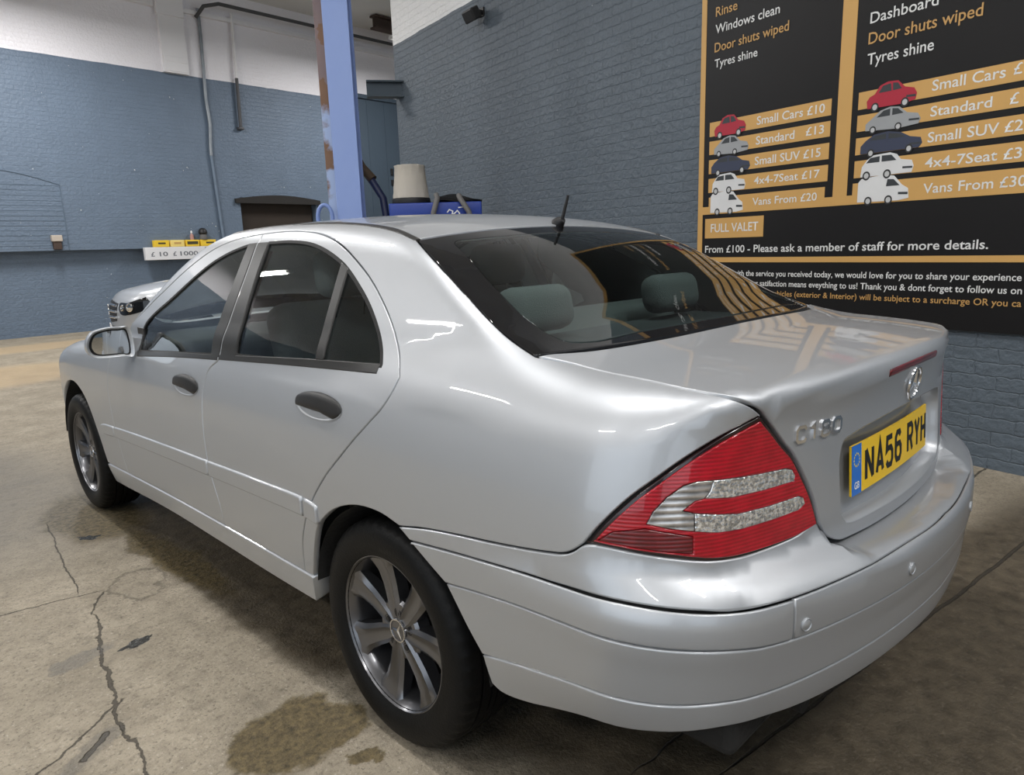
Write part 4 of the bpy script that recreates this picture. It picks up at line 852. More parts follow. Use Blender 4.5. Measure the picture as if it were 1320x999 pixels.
# door mirrors
def sup(bm, c, r, p=2.6, n=24, m=14, f=None):
    R_ = []
    for i in range(m + 1):
        la = -PI / 2 + PI * i / m; row = []
        for j in range(n):
            lo = 2 * PI * j / n; sg_ = lambda x: math.copysign(abs(x) ** (2 / p), x)
            q = Vector((r[0] * sg_(math.cos(la)) * sg_(math.cos(lo)), r[1] * sg_(math.cos(la)) * sg_(math.sin(lo)), r[2] * sg_(math.sin(la))))
            if f: q = f(q)
            row.append(bm.verts.new(q + Vector(c)))
        R_.append(row)
    for A, B in zip(R_, R_[1:]):
        for j in range(n): bm.faces.new((A[j], A[(j + 1) % n], B[(j + 1) % n], B[j]))
    bmesh.ops.remove_doubles(bm, verts=bm.verts, dist=1e-5)
for s in LR:
    # outline of the shell seen from behind: outboard end round and a little lower
    OUT = [(-.068, .060), (-.03, .070), (.02, .071), (.075, .060), (.100, .040), (.114, .012), (.116, -.016), (.104, -.040), (.080, -.052), (.03, -.056), (-.03, -.056), (-.072, -.054)]
    def cat(P, n=5):
        o = []
        for i in range(len(P)):
            a, b, c, d = (np.array(P[(i + k) % len(P)]) for k in (-1, 0, 1, 2))
            for t in np.arange(n) / n: o.append(tuple(.5 * (2 * b + (c - a) * t + (2 * a - 5 * b + 4 * c - d) * t * t + (3 * b - a - 3 * c + d) * t ** 3)))
        return o
    O2 = [(u * .86 if u > 0 else u, v * .95) for u, v in cat(OUT)]; cx, cy, cz = -.905, 1.735, .970
    yaw = .18
    def mp(u, v, d): # u outboard, v up, d forward
        return Vector((s * (cx - u * math.cos(yaw) + d * math.sin(yaw) * .3), cy + d + u * math.sin(yaw) * .6, cz + v))
    bm = bmesh.new(); rows = []
    for d, k in ((.010, .86), (-.004, .93), (-.006, .985), (.008, 1.0), (.035, .99), (.065, .90), (.088, .70), (.100, .40), (.104, .05)):
        rows.append([bm.verts.new(mp(u * k + .01 * (1 - k), v * k, d)) for u, v in O2])
    for A, B in zip(rows, rows[1:]):
        for i in range(len(O2)): bm.faces.new((A[i], A[(i + 1) % len(O2)], B[(i + 1) % len(O2)], B[i]))
    bm.faces.new(rows[-1])
    # foot joining the shell to the door
    arm = [(-.066, .02), (-.066, -.05), (-.15, -.055), (-.15, -.0)]
    prism(bm, arm, .02, .085, mp)
    mir_ = bobj('door_mirror', bm, M_PAINT, DOORS['f', s], 50)
    bm = bmesh.new(); R1 = [bm.verts.new(mp(u * .86 + .0014, v * .86, .010)) for u, v in O2]; R2 = [bm.verts.new(mp(u * .80, v * .80, .016)) for u, v in O2]
    for i in range(len(O2)): bm.faces.new((R1[i], R1[(i + 1) % len(O2)], R2[(i + 1) % len(O2)], R2[i]))
    bm.faces.new(R2); bobj('mirror_surround', bm, M_DARK, mir_)
    bm = bmesh.new(); gp_ = [bm.verts.new(mp(u * .77, v * .77, .0135)) for u, v in O2]; bm.faces.new(gp_); bobj('mirror_glass', bm, M_MIRROR, mir_)
    bm = bmesh.new(); prism(bm, [(-.125, .052), (-.118, .052), (-.118, -.062), (-.125, -.062)], .0, .09, mp); bobj('mirror_gasket', bm, M_DARK, mir_)
# wheels
def wheel(name, x, y, s, phase):
    c = Vector((x, y, .314))
    def fin(nm, bm, m, par=None, ang=40):
        if s > 0: bm.transform(Matrix.Scale(-1, 4, (1, 0, 0)))
        return bobj(nm, bm, m, par, ang)
    # built with the outer face on -x
    bm = bmesh.new()
    lathe(bm, [(.150, .075), (.196, .070), (.200, .0), (.198, -.055), (.204, -.070), (.2145, -.076), (.2175, -.083), (.2165, -.090), (.212, -.091), (.207, -.084), (.199, -.070), (.193, -.050), (.190, .02), (.186, .06), (.150, .066)], 72, 'x', c, True)
    for k in range(7):
        a0 = phase + 2 * PI * k / 7; ca, sa = math.cos(a0), math.sin(a0); sec = []
        for (r, w, xo, d) in ((.030, .018, -.064, .040), (.056, .026, -.065, .042), (.085, .0285, -.064, .042), (.125, .031, -.064, .040), (.165, .036, -.068, .036), (.190, .046, -.075, .030), (.205, .062, -.081, .022)):
            ring_ = [(-w, xo + d), (-w * 1.02, xo + .006), (-w * .62, xo - .001), (-w * .28, xo + .0035), (w * .28, xo + .0035), (w * .62, xo - .001), (w * 1.02, xo + .006), (w, xo + d)]
            sec.append([bm.verts.new(c + Vector((h, r * ca - t * sa, r * sa + t * ca))) for t, h in ring_])
        for A, B in zip(sec, sec[1:]):
            for i in range(8): bm.faces.new((A[i], A[(i + 1) % 8], B[(i + 1) % 8], B[i]))
        bm.faces.new(sec[0]); bm.faces.new(sec[-1])
    lathe(bm, [(.088, -.02), (.086, -.052), (.078, -.0600), (.038, -.0615), (.036, -.055), (.034, -.055), (.0005, -.055)], 48, 'x', c)
    w = fin(name, bm, M_ALLOY, car); 
    bm = bmesh.new()
    prof = [(.207, .085), (.222, .097), (.250, .1035), (.275, .1025), (.292, .096), (.302, .088), (.3085, .078), (.3105, .062), (.3115, .048), (.305, .047), (.305, .040), (.312, .039), (.3125, .015), (.3055, .014), (.3055, .008), (.3125, .007)]
    prof = prof + [(r, -h) for r, h in reversed(prof)]
    jit = lambda r, h, k: (-.0045 if (k % 3 == 0 and abs(h) > .055 and r > .300) else 0)
    lathe(bm, prof, 150, 'x', c, True, jit); fin('tyre', bm, M_TYRE, w, 35)
    bm = bmesh.new(); lathe(bm, [(.150, -.005), (.150, .02), (.06, .02), (.06, -.005)], 48, 'x', c, True); lathe(bm, [(.20, .075), (.20, .065), (.01, .065), (.01, .075)], 32, 'x', c, True); fin('brake_disc', bm, M_WELL, w)
    bm = bmesh.new(); lathe(bm, [(.0335, -.054), (.0335, -.064), (.0315, -.067), (.0285, -.067), (.0275, -.065), (.0005, -.0645)], 40, 'x', c)
    fin('centre_cap', bm, M_ALLOY, w); bm = bmesh.new()
    lathe(bm, [(.0335, -.064), (.0325, -.0675), (.0295, -.0675), (.029, -.064)], 40, 'x', c, True)
    for k in range(3):
        a = PI / 2 + k * 2 * PI / 3 + .5; t = Vector((0, math.cos(a), math.sin(a))); n = Vector((0, -t.z, t.y)); o = c + Vector((-.0655, 0, 0))
        q = [bm.verts.new(p) for p in (o + Vector((-.004, 0, 0)), o + n * .0055 - t * .003, o + t * .029, o - n * .0055 - t * .003)]
        bm.faces.new((q[0], q[1], q[2])); bm.faces.new((q[0], q[2], q[3]))
    fin('star_emblem', bm, M_CHROME, w)
    for k in range(5):
        a = 2 * PI * k / 5 + .3; p = c + Vector((0, .050 * math.cos(a), .050 * math.sin(a)))
        bm = bmesh.new(); lathe(bm, [(.0135, -.0600), (.0135, -.0622), (.0112, -.0622), (.0112, -.0605), (.0085, -.0604), (.0080, -.0640), (.0005, -.0645)], 20, 'x', p); fin('wheel_bolt', bm, M_DARK, w)
for (x, y) in ((-.738, 0), (-.750, 2.715)):
    wheel('wheel', x, y, -1, math.radians(76 if y == 0 else 45)); wheel('wheel', x, y, 1, .3)
# arch liners and floor pan
for s in LR:
    for y, x1 in ((0, -.848), (2.715, -.838)):
        bm = bmesh.new(); n = 28; A, B = [], []; R_ = .372 if y == 0 else .382
        for i in range(n + 1):
            a = .14 + (PI - .24) * i / n; yy, zz = y - .035 * (y == 0) + R_ * math.cos(a), .314 + R_ * .97 * math.sin(a)
            A.append(bm.verts.new((s * (x1 + .004), yy, zz))); B.append(bm.verts.new((s * -.50, yy, zz)))
        for i in range(n): bm.faces.new((A[i], A[i + 1], B[i + 1], B[i]))
        bm.faces.new(B); bobj('arch_liner', bm, M_WELL, car)
bm = bmesh.new(); box(bm, (0, 1.35, .29), (1.45, 1.75, .10), bev=.02); box(bm, (0, -.62, .40), (1.4, .58, .10), bev=.02); box(bm, (0, -.05, .42), (.95, .8, .08)); box(bm, (0, 3.0, .38), (1.0, .9, .1))
bobj('floor_pan', bm, M_WELL, car)
bm = bmesh.new(); tube(bm, [(-.42, -.5, .36), (-.42, -.93, .345)], .028, 14); box(bm, (-.42, -.70, .37), (.30, .36, .13), bev=.05, seg=3); bobj('exhaust', bm, M_WELL, car, 40)
# cabin
def seat(name, x, y, back):
    o = bmesh.new(); w = .50
    box(o, (x, y, .50), (w, .52, .17), bev=.06, seg=4); box(o, (x, y - .30, .83), (w * .96, .15, .62), Matrix.Rotation(-.25, 3, 'X'), bev=.055, seg=4)
    so = bobj(name, o, M_SEAT, car, 50); o = bmesh.new(); box(o, (x, y - .40, 1.235), (.27, .11, .17), Matrix.Rotation(-.15, 3, 'X'), bev=.05, seg=4); bobj('headrest', o, M_SEAT, so, 50)
    o = bmesh.new()
    for d in (-.06, .06): tube(o, [(x + d, y - .375, 1.08), (x + d, y - .395, 1.18)], .006)
    bobj('headrest_post', o, M_CHROME, so)
for x in (-.37, .37): seat('front_seat', x, 1.18, 0)
bm = bmesh.new(); box(bm, (0, .32, .50), (1.22, .48, .18), bev=.06, seg=4); box(bm, (0, .03, .83), (1.22, .15, .56), Matrix.Rotation(-.35, 3, 'X'), bev=.055, seg=4)
rb = bobj('rear_bench', bm, M_SEAT, car, 50)
for x in (-.34, .34):
    bm = bmesh.new(); box(bm, (x, -.10, 1.135), (.26, .10, .13), Matrix.Rotation(-.2, 3, 'X'), bev=.045, seg=4); bobj('headrest', bm, M_SEAT, rb, 50)
bm = bmesh.new(); box(bm, (0, -.27, 1.035), (1.20, .46, .03), bev=.01); bobj('parcel_shelf', bm, M_CABIN, car)
bm = bmesh.new(); box(bm, (0, 1.92, .83), (1.42, .36, .26), Matrix.Rotation(.12, 3, 'X'), bev=.06, seg=3); box(bm, (.36, 1.78, .985), (.36, .16, .07), bev=.03, seg=3); box(bm, (0, 1.72, .70), (.26, .12, .34), bev=.03); bobj('dashboard', bm, M_CABIN, car, 50)
bm = bmesh.new(); box(bm, (0, 1.35, .50), (.20, .70, .20), bev=.03, seg=3); bobj('centre_console', bm, M_CABIN, car, 50)
bm = bmesh.new(); rs = []
for k in range(32):
    a = 2 * PI * k / 32; rs.append((.36 + .185 * math.cos(a), 1.60 - .185 * math.sin(a) * .38, .93 + .185 * math.sin(a) * .92))
tube(bm, rs + [rs[0]], .014, 8, False); box(bm, (.36, 1.605, .925), (.15, .05, .12), Matrix.Rotation(-.4, 3, 'X'), bev=.02); box(bm, (.36, 1.605, .93), (.33, .02, .035), Matrix.Rotation(-.4, 3, 'X')); tube(bm, [(.36, 1.62, .92), (.36, 1.80, .87)], .03)
bobj('steering_wheel', bm, M_CABIN, car, 50)
bm = bmesh.new(); box(bm, (0, 1.36, 1.275), (.24, .03, .065), Matrix.Rotation(.2, 3, 'Z'), bev=.012, seg=3); tube(bm, [(0, 1.37, 1.30), (0, 1.44, 1.36)], .012); bobj('interior_mirror', bm, M_CABIN, car, 50)
FI = lambda P: F(P) + .035
hl = ring(spl(TOP, [(-.50, .14, 1.33), (0, .12, 1.35), (.50, .14, 1.33)]), spl(TOP, [(.50, .14, 1.33), (.50, .8, 1.38), (.48, 1.25, 1.35)]), spl(TOP, [(.48, 1.25, 1.35), (0, 1.34, 1.37), (-.48, 1.25, 1.35)]), spl(TOP, [(-.48, 1.25, 1.35), (-.50, .8, 1.38), (-.50, .14, 1.33)]))
panel('headlining', FI, TOP, hl, M_LINER, car, res=.06)
for s in LR:
    # inner sides: door cards below the glass and pillar linings above
    dc = ring(spl(SIDE, [(-.80, 2.0, .92), (-.80, 1.0, .955), (-.78, .03, 1.0)]), spl(SIDE, [(-.78, .03, 1.0), (-.85, .40, .40)]), spl(SIDE, [(-.85, .40, .40), (-.85, 2.0, .36)]), spl(SIDE, [(-.85, 2.0, .36), (-.80, 2.0, .92)]))
    panel('door_card', lambda P: F(P) + .045, SIDE, dc, M_CABIN, car, sides=(s,), res=.06)
    pl = ring(spl(SIDE, [(-.60, .10, 1.30), (-.63, .35, 1.31), (-.70, .15, 1.19), (-.76, .0, 1.06), (-.78, -.05, 1.02)]), spl(SIDE, [(-.78, -.05, 1.02), (-.72, -.40, 1.07)]), spl(SIDE, [(-.72, -.40, 1.07), (-.69, -.2, 1.16), (-.60, .10, 1.30)]))
    panel('pillar_lining', lambda P: F(P) + .03, SIDE, pl, M_LINER, car, sides=(s,), res=.05)
    bp = ring(spl(SIDE, [(-.62, .99, 1.33), (-.80, .97, .97)]), spl(SIDE, [(-.80, .97, .97), (-.80, .84, .97)]), spl(SIDE, [(-.80, .84, .97), (-.62, .88, 1.33)]), spl(SIDE, [(-.62, .88, 1.33), (-.62, .99, 1.33)]))
    panel('pillar_lining', lambda P: F(P) + .03, SIDE, bp, M_LINER, car, sides=(s,), res=.05)
# ------------------------------------------------------------------ price board on the right wall
M_BLK = mat('board_black', (.008, .0075, .008, 1), .45, spec=.25, mottle=.5, mscale=3, var=(.013, .0125, .013, 1)); M_GOLD = mat('board_gold', (.60, .345, .105, 1), .5, mottle=.25, mscale=5)
M_TW = mat('board_white_letters', (.70, .70, .69, 1), .5); M_TG = mat('board_gold_letters', (.52, .30, .10, 1), .5)
board = empty('price_board', (0, 0, 0), 0, 'large black and gold valeting price board fixed on the blue brick right wall', 'sign'); board.matrix_world = RWR
rwf = lambda u, v, d: Vector((u, -d, v))
def rect(bm, x0, x1, z0, z1, d0, d1, bev=0): box(bm, ((x0 + x1) / 2, -(d0 + d1) / 2, (z0 + z1) / 2), (x1 - x0, d1 - d0, z1 - z0), bev=bev)
XR = .30
bm = bmesh.new(); rect(bm, -2.012, XR, .766, 4.0, .004, .030); bobj('backing_panel', bm, M_BLK, board)
bm = bmesh.new()
for r in ((-2.012, -1.967, 1.138, 4.0), (-.916, -.822, 1.615, 4.0), (XR - .035, XR, 1.138, 4.0), (-1.967, XR - .035, 1.492, 1.548), (-1.967, XR - .035, 1.142, 1.178), (-1.967, XR - .035, 3.93, 4.0), (-.916, -.822, 1.548, 1.615), (-1.910, -.972, 1.548, 1.614), (-.785, XR - .035, 1.548, 1.617)):
    rect(bm, *r, .030, .0325)
bobj('gold_frame', bm, M_GOLD, board)
bars = [(2.043, 2.141), (1.917, 2.010), (1.782, 1.880), (1.648, 1.748)]
for z0, z1 in bars:
    for x0, x1 in ((-1.917, -.958), (-.782, XR - .055)):
        bm = bmesh.new(); rect(bm, x0, x1, z0, z1, .030, .0325); bobj('price_bar', bm, M_GOLD, board)
bm = bmesh.new(); rect(bm, -1.940, -1.423, 1.318, 1.461, .030, .0325); bobj('heading_block', bm, M_GOLD, board)
def tx(s, x0, x1, z, cap, m=M_TW, w=.008): text('lettering', s, m, board, x0, x1, z, cap, rwf, .0337, w)
tx('Rinse', -1.885, -1.70, 2.845, .064, M_TG); tx('Windows clean', -1.885, -1.36, 2.733, .062); tx('Door shuts wiped', -1.889, -1.286, 2.612, .064, M_TG); tx('Tyres shine', -1.885, -1.522, 2.509, .057)
tx('Dashboard', -.740, -.36, 2.512, .062); tx('Door shuts wiped', -.743, -.132, 2.400, .066, M_TG); tx('Tyres shine', -.742, -.366, 2.287, .064)
tx('Small Cars \u00a310', -1.507, -1.001, 2.067, .056); tx('Standard', -1.509, -1.209, 1.938, .056); tx('\u00a313', -1.126, -.999, 1.943, .053); tx('Small SUV \u00a315', -1.512, -1.014, 1.804, .056)
tx('4x4-7Seat \u00a317', -1.513, -1.013, 1.676, .052); tx('Vans From \u00a320', -1.52, -1.024, 1.535, .052)
tx('Small Cars', -.357, .004, 2.073, .058); tx('\u00a3', .040, .078, 2.078, .056); tx('Standard', -.355, -.046, 1.938, .056); tx('\u00a3', .036, .076, 1.937, .056); tx('Small SUV \u00a32', -.358, .108, 1.802, .056)
tx('4x4-7Seat \u00a33', -.362, .116, 1.667, .056); tx('Vans From \u00a330', -.36, .150, 1.527, .056)
tx('FULL VALET', -1.884, -1.465, 1.362, .063)
tx('From \u00a3100 - Please ask a member of staff for more details.', -1.934, .005, 1.213, .053, M_TW, .012)
tx('happy with the service you received today, we would love for you to share your experience', -1.800, .178, 1.046, .040, M_TW, .012)
tx('Your satifaction means eveything to us! Thank you & dont forget to follow us on', -1.560, .186, .978, .040, M_TW, .012)
tx('soiled vehicles (exterior & Interior) will be subject to a surcharge OR you ca', -1.480, .190, .912, .038, M_TG, .010)
CARP = {
 'hatch': ((.42, .012, .035, 1), [(.02, .12), (.0, .40), (.06, .55), (.16, .62), (.26, .90), (.42, 1.0), (.62, .97), (.76, .70), (.94, .60), (1, .40), (.98, .18), (.80, .10)], [[(.24, .64), (.32, .88), (.48, .92), (.50, .64)], [(.53, .64), (.52, .92), (.62, .89), (.70, .66)]], (.18, .78), .155),
 'saloon': ((.34, .35, .36, 1), [(.02, .14), (.02, .42), (.12, .60), (.28, .90), (.46, 1.0), (.62, .94), (.76, .66), (.95, .56), (1, .34), (.97, .14), (.6, .06)], [[(.22, .64), (.34, .88), (.46, .92), (.46, .64)], [(.50, .64), (.50, .92), (.60, .88), (.70, .66)]], (.16, .62), .15),
 'crossover': ((.035, .045, .085, 1), [(.0, .14), (.0, .48), (.08, .70), (.22, .94), (.45, 1.0), (.66, .88), (.80, .66), (.97, .56), (1, .32), (.95, .14)], [[(.14, .70), (.24, .88), (.42, .92), (.42, .68)], [(.46, .68), (.46, .92), (.62, .84), (.74, .66)]], (.18, .80), .17),
 'offroader': ((.72, .72, .72, 1), [(.0, .10), (.02, .52), (.12, .80), (.24, .96), (.55, 1.0), (.68, .90), (.76, .68), (.96, .60), (1, .36), (.97, .12)], [[(.10, .66), (.18, .86), (.36, .90), (.36, .66)], [(.40, .66), (.40, .91), (.58, .90), (.68, .66)]], (.12, .52), .17),
 'van': ((.74, .74, .74, 1), [(.0, .12), (.0, .80), (.06, .92), (.48, 1.0), (.70, .94), (.86, .62), (.98, .48), (1, .16), (.8, .10)], [[(.56, .60), (.58, .84), (.70, .82), (.82, .60)]], (.22, .62), .14)}
M_PW = mat('printed_window', (.03, .035, .04, 1), .5); M_PT = mat('printed_tyre', (.02, .02, .02, 1), .5); M_PH = mat('printed_wheel', (.5, .5, .5, 1), .5)
def picture(kind, x0, x1, z0, z1, lab):
    colr, body, wins, wh, r = CARP[kind]; mB = mat('printed_' + kind, colr, .5, mottle=.5, mscale=14); bm = bmesh.new(); W, H = x1 - x0, z1 - z0
    P = lambda u, v: (x0 + u * W, z0 + v * H)
    prism(bm, [P(u, v) for u, v in body], .0325, .0345, rwf, 0)
    for q in wins: prism(bm, [P(u, v) for u, v in q], .0345, .0350, rwf, 1)
    prism(bm, [P(.80, .30), (P(.80, .38)), P(.98, .36), P(.98, .28)], .0345, .0350, rwf, 1)
    for c_x in wh:
        for rr, dd, mi in ((r, .0352, 2), (r * .62, .0356, 3)):
            prism(bm, [(x0 + c_x * W + rr * H * .98 * math.cos(a), z0 + .14 * H + rr * H * 1.1 * math.sin(a)) for a in [2 * PI * k / 20 for k in range(20)]], .0345, dd, rwf, mi)
    tag(bobj('car_picture', bm, None, board, mats=[mB, M_PW, M_PT, M_PH]), lab)
for dx, wd in ((0, 1), (1.143, 1.06)):
    for kind, x0, x1, z0, z1, lab in (('hatch', -1.872, -1.597, 2.020, 2.171, 'printed picture of a small red hatchback'), ('saloon', -1.876, -1.568, 1.895, 2.030, 'printed picture of a grey saloon'), ('crossover', -1.892, -1.55, 1.765, 1.895, 'printed picture of a dark blue crossover'), ('offroader', -1.882, -1.585, 1.635, 1.775, 'printed picture of a white off-roader'), ('van', -1.892, -1.60, 1.482, 1.652, 'printed picture of a white van')):
        picture(kind, x0 + dx, x0 + dx + (x1 - x0) * wd, z0, z1, lab)
# black floodlight on the right wall
fl_ = empty('floodlight', (0, 0, 0), 0, 'small black floodlight high on the blue brick right wall', 'light'); fl_.matrix_world = RWR
bm = bmesh.new(); box(bm, (-5.01, -.13, 3.66), (.20, .10, .12), Matrix.Rotation(.5, 3, 'X'), bev=.015); bobj('lamp_housing', bm, M_DARK, fl_)
bm = bmesh.new(); box(bm, (-5.01, -.04, 3.70), (.06, .08, .03)); box(bm, (-5.01, -.008, 3.70), (.10, .016, .08)); bobj('bracket', bm, M_DARK, fl_)
# ------------------------------------------------------------------ steel column, beam end, hoses
M_COLB = mat('pale_blue_steel_paint', (.24, .34, .67, 1), .5, mottle=.5, mscale=6, var=(.30, .40, .70, 1), bump=.15, bscale=25)
m, nt, b = nodes('rusty_pale_blue_paint'); tc = N_(nt, 'TexCoord'); n1 = N_(nt, 'TexNoise'); n1.inputs['Scale'].default_value = 2.6; n1.inputs['Detail'].default_value = 8; nt.links.new(tc.outputs['Object'], n1.inputs['Vector'])
r = N_(nt, 'MapRange'); nt.links.new(n1.outputs[0], r.inputs[0]); r.inputs[1].default_value = .50; r.inputs[2].default_value = .56
sx = N_(nt, 'SeparateXYZ'); nt.links.new(tc.outputs['Object'], sx.inputs[0]); hi = math_(nt, 'GREATER_THAN', math_(nt, 'MULTIPLY_ADD', n1.outputs[0], .5, sx.outputs[2]), 2.98)
rs_ = math_(nt, 'MAXIMUM', r.outputs[0], math_(nt, 'MULTIPLY', hi, .85))
nt.links.new(mixc(nt, rs_, (.36, .46, .68, 1), mixc(nt, n1.outputs[0], (.10, .045, .025, 1), (.26, .15, .09, 1))), b.inputs['Base Color']); b.inputs['Roughness'].default_value = .7; M_RUST = m
col_ = empty('steel_column', (1.99, 4.52, 0), math.radians(-43), 'pale blue steel column with a rusty left edge behind the saloon', 'column')
bm = bmesh.new(); box(bm, (.055, -.012, 3.2), (.23, .018, 6.4), bev=.003); box(bm, (.055, .20, 3.2), (.23, .018, 6.4), bev=.003); bobj('flange', bm, M_COLB, col_)
bm = bmesh.new(); box(bm, (.055, .094, 3.2), (.014, .21, 6.4)); bobj('web', bm, M_COLB, col_)
bm = bmesh.new(); box(bm, (-.105, .06, 3.2), (.090, .012, 6.4), bev=.003); bobj('edge_plate', bm, M_RUST, col_)
bm = bmesh.new(); box(bm, (.03, .09, .01), (.42, .42, .02)); bobj('base_plate', bm, M_COLB, col_)
d_ = Vector((4.18 - 3.76, 6.32 - 6.61, 0)); ang = math.atan2(d_.y, d_.x)
ib = empty('beam_end', (3.77, 6.60, 3.22), ang, 'short dark blue steel beam end sticking out at the wall corner', 'beam')
M_BEAM = mat('slate_blue_steel', (.060, .085, .110, 1), .5, mottle=.4)
bm = bmesh.new(); box(bm, (.28, 0, .185), (.56, .16, .018)); box(bm, (.28, 0, .008), (.56, .16, .018)); box(bm, (.28, 0, .097), (.56, .014, .16)); bobj('beam', bm, M_BEAM, ib)
M_HOSE = mat('navy_hose', (.006, .012, .055, 1), .5); M_HOSED = mat('muddy_hose', (.055, .035, .02, 1), .8, bump=.4); M_HOSEP = mat('pale_blue_hose', (.20, .29, .60, 1), .5)
hs = empty('blue_hose', (0, 0, 0), 0, 'navy blue hose hanging from the column towards the blue bin', 'hose')
hp = [Vector((2.16, 4.80, 2.75)), Vector((2.19, 4.76, 2.45)), Vector((2.23, 4.70, 2.25)), Vector((2.28, 4.61, 2.10)), Vector((2.33, 4.51, 1.95)), Vector((2.37, 4.42, 1.80)), Vector((2.38, 4.36, 1.4)), Vector((2.38, 4.33, .6)), Vector((2.36, 4.32, .06))]
bm = bmesh.new(); tube(bm, hp, .036, 12); bobj('hose', bm, M_HOSE, hs, 50)
bm = bmesh.new(); tube(bm, [hp[2] + Vector((0, 0, .02)), hp[3], hp[4] + Vector((0, 0, .03))], .045, 12); bobj('hose_sleeve', bm, M_HOSED, hs, 50)
ho = tag(None or bobj('coiled_hose', (lambda b_: (tube(b_, [(1.83 + .07 * math.cos(a) * .7, 4.60 - .07 * math.cos(a) * .7, 1.62 + .12 * math.sin(a)) for a in [2 * PI * k / 32 for k in range(33)]], .018, 10, False), b_)[1])(bmesh.new()), M_HOSEP, None, 50), 'pale blue hose loop hung on the left of the steel column', 'hose')
# ------------------------------------------------------------------ blue bin with things on it
M_BIN = mat('blue_plastic', (.014, .045, .30, 1), .38, mottle=.3, mscale=6)
bin_ = empty('blue_bin', (2.56, 3.86, 0), math.radians(-39.6), 'large blue plastic bin standing between the saloon and the wall', 'bin')
bm = bmesh.new(); box(bm, (0, 0, .90), (.72, .56, 1.50), bev=.04, seg=3, taper=1.10); bobj('bin_body', bm, M_BIN, bin_, 40)
bm = bmesh.new(); box(bm, (0, 0, 1.645), (.82, .66, .13), bev=.012, seg=3)
bobj('bin_rim', bm, M_BIN, bin_, 40)
bm = bmesh.new()
for x in (-.28, .28): lathe(bm, [(.09, -.03), (.10, -.02), (.10, .02), (.09, .03)], 24, 'x', (x, .18, .10)); lathe(bm, [(.06, -.02), (.06, .02)], 20, 'x', (x, -.18, .06))
box(bm, (0, 0, .14), (.62, .46, .05)); bobj('wheel_base', bm, M_DARK, bin_, 40)
bm = bmesh.new()
strokes(bm, [[(.10, 1.575), (.12, 1.60), (.15, 1.585), (.14, 1.555), (.17, 1.57), (.19, 1.59), (.21, 1.565), (.20, 1.545)], [(.20, 1.615), (.27, 1.622)]], .010, lambda u, v, d: Vector((u, -.362 - d, v + .035)) if False else Vector((u, -.331 - d, v + .045)), -.002, .003); bobj('white_mark', bm, M_WHITE, bin_)
bwf = bin_.matrix_basis
binM = Matrix.Translation((2.56, 3.86, 0)) @ Matrix.Rotation(math.radians(-39.6), 4, 'Z')
sk = empty('bucket', binM @ Vector((-.22, -.06, 1.71)), .2, 'upturned beige bucket on the left of the blue bin', 'bucket')
M_BEIGE = mat('dusty_beige_canvas', (.50, .46, .40, 1), .85, bump=.5, bscale=14, mottle=.4, mscale=5)
bm = bmesh.new(); lathe(bm, [(.165, .05), (.162, .08), (.150, .16), (.142, .24), (.133, .325), (.137, .335), (.134, .345), (.115, .343), (.0005, .335)], 40, 'z', (0, 0, 0), False, lambda r, h, k: .006 * math.sin(k * 1.9 + h * 30)); bobj('bucket_body', bm, M_BEIGE, sk, 60)
bm = bmesh.new(); lathe(bm, [(.172, 0), (.178, .02), (.172, .055), (.15, .06)], 40, 'z'); bobj('bucket_base', bm, M_DARK, sk, 50)
bs = bmesh.new()
n = 22; gr = []
for i in range(n + 1):
    row = []
    for j in range(n + 1):
        a, b2 = i / n, j / n; q = math.sin(PI * a) ** .6 * math.sin(PI * b2) ** .6
        row.append(bs.verts.new(binM @ Vector((-.02 + .44 * a, -.30 + .55 * b2, 1.722 + q * (.115 - .10 * a) + .008 * math.sin(9 * a + 7 * b2)))))
    gr.append(row)
for i in range(n):
    for j in range(n): bs.faces.new((gr[i][j], gr[i + 1][j], gr[i + 1][j + 1], gr[i][j + 1]))
bmesh.ops.solidify(bs, geom=list(bs.faces), thickness=.006)
tag(bobj('tarpaulin', bs, M_DARK, None, 50), 'crumpled black sheet heaped on the right of the blue bin', 'sheet')
M_HG = mat('grey_ribbed_hose', (.13, .125, .12, 1), .6)
for a, b2, c2 in (((.02, -.37, 1.745), (-.02, -.39, 1.62), (-.05, -.375, 1.35)), ((.22, -.36, 1.735), (.29, -.40, 1.62), (.35, -.375, 1.35))):
    bm = bmesh.new(); tube(bm, [binM @ Vector((a[0] - .01, a[1] + .05, a[2] + .03)), binM @ Vector(a), binM @ Vector(b2), binM @ Vector(c2)], .024, 12)
    tag(bobj('grey_hose', bm, M_HG, None, 50), 'grey ribbed hose draped over the bin front, %s' % ('leaning left' if a[0] < .1 else 'leaning right beside the white mark'), 'hose', 'grey hoses on the blue bin')
# ------------------------------------------------------------------ things on the far wall
def far(name, label, cat, group=None):
    e = empty(name, (0, 0, 0), 0, label, cat, group); e.matrix_world = BWR; return e
M_BROWN = mat('brown_boarding', (.042, .029, .020, 1), .8, mottle=.8, mscale=2.2, var=(.014, .011, .009, 1)); M_TOP_SHADE = mat('painted_top_shade', (.018, .016, .015, 1), .8)
e = tag(far('window_1', None, None), kind='structure')
bm = bmesh.new(); box(bm, (4.82, .075, 1.25), (1.80, .03, 2.46)); bobj('boarding', bm, M_BROWN, e)
bm = bmesh.new(); arc = [(3.78 + 2.05 * k / 16, 2.47 + .09 * math.sin(PI * k / 16)) for k in range(17)]; prism(bm, arc + [(5.83, 2.38), (3.78, 2.38)][::1], -.01, .16, rwf); bobj('lintel_shade', bm, M_TOP_SHADE, e)  # near-black arched band paints in the shadow at the top of the opening
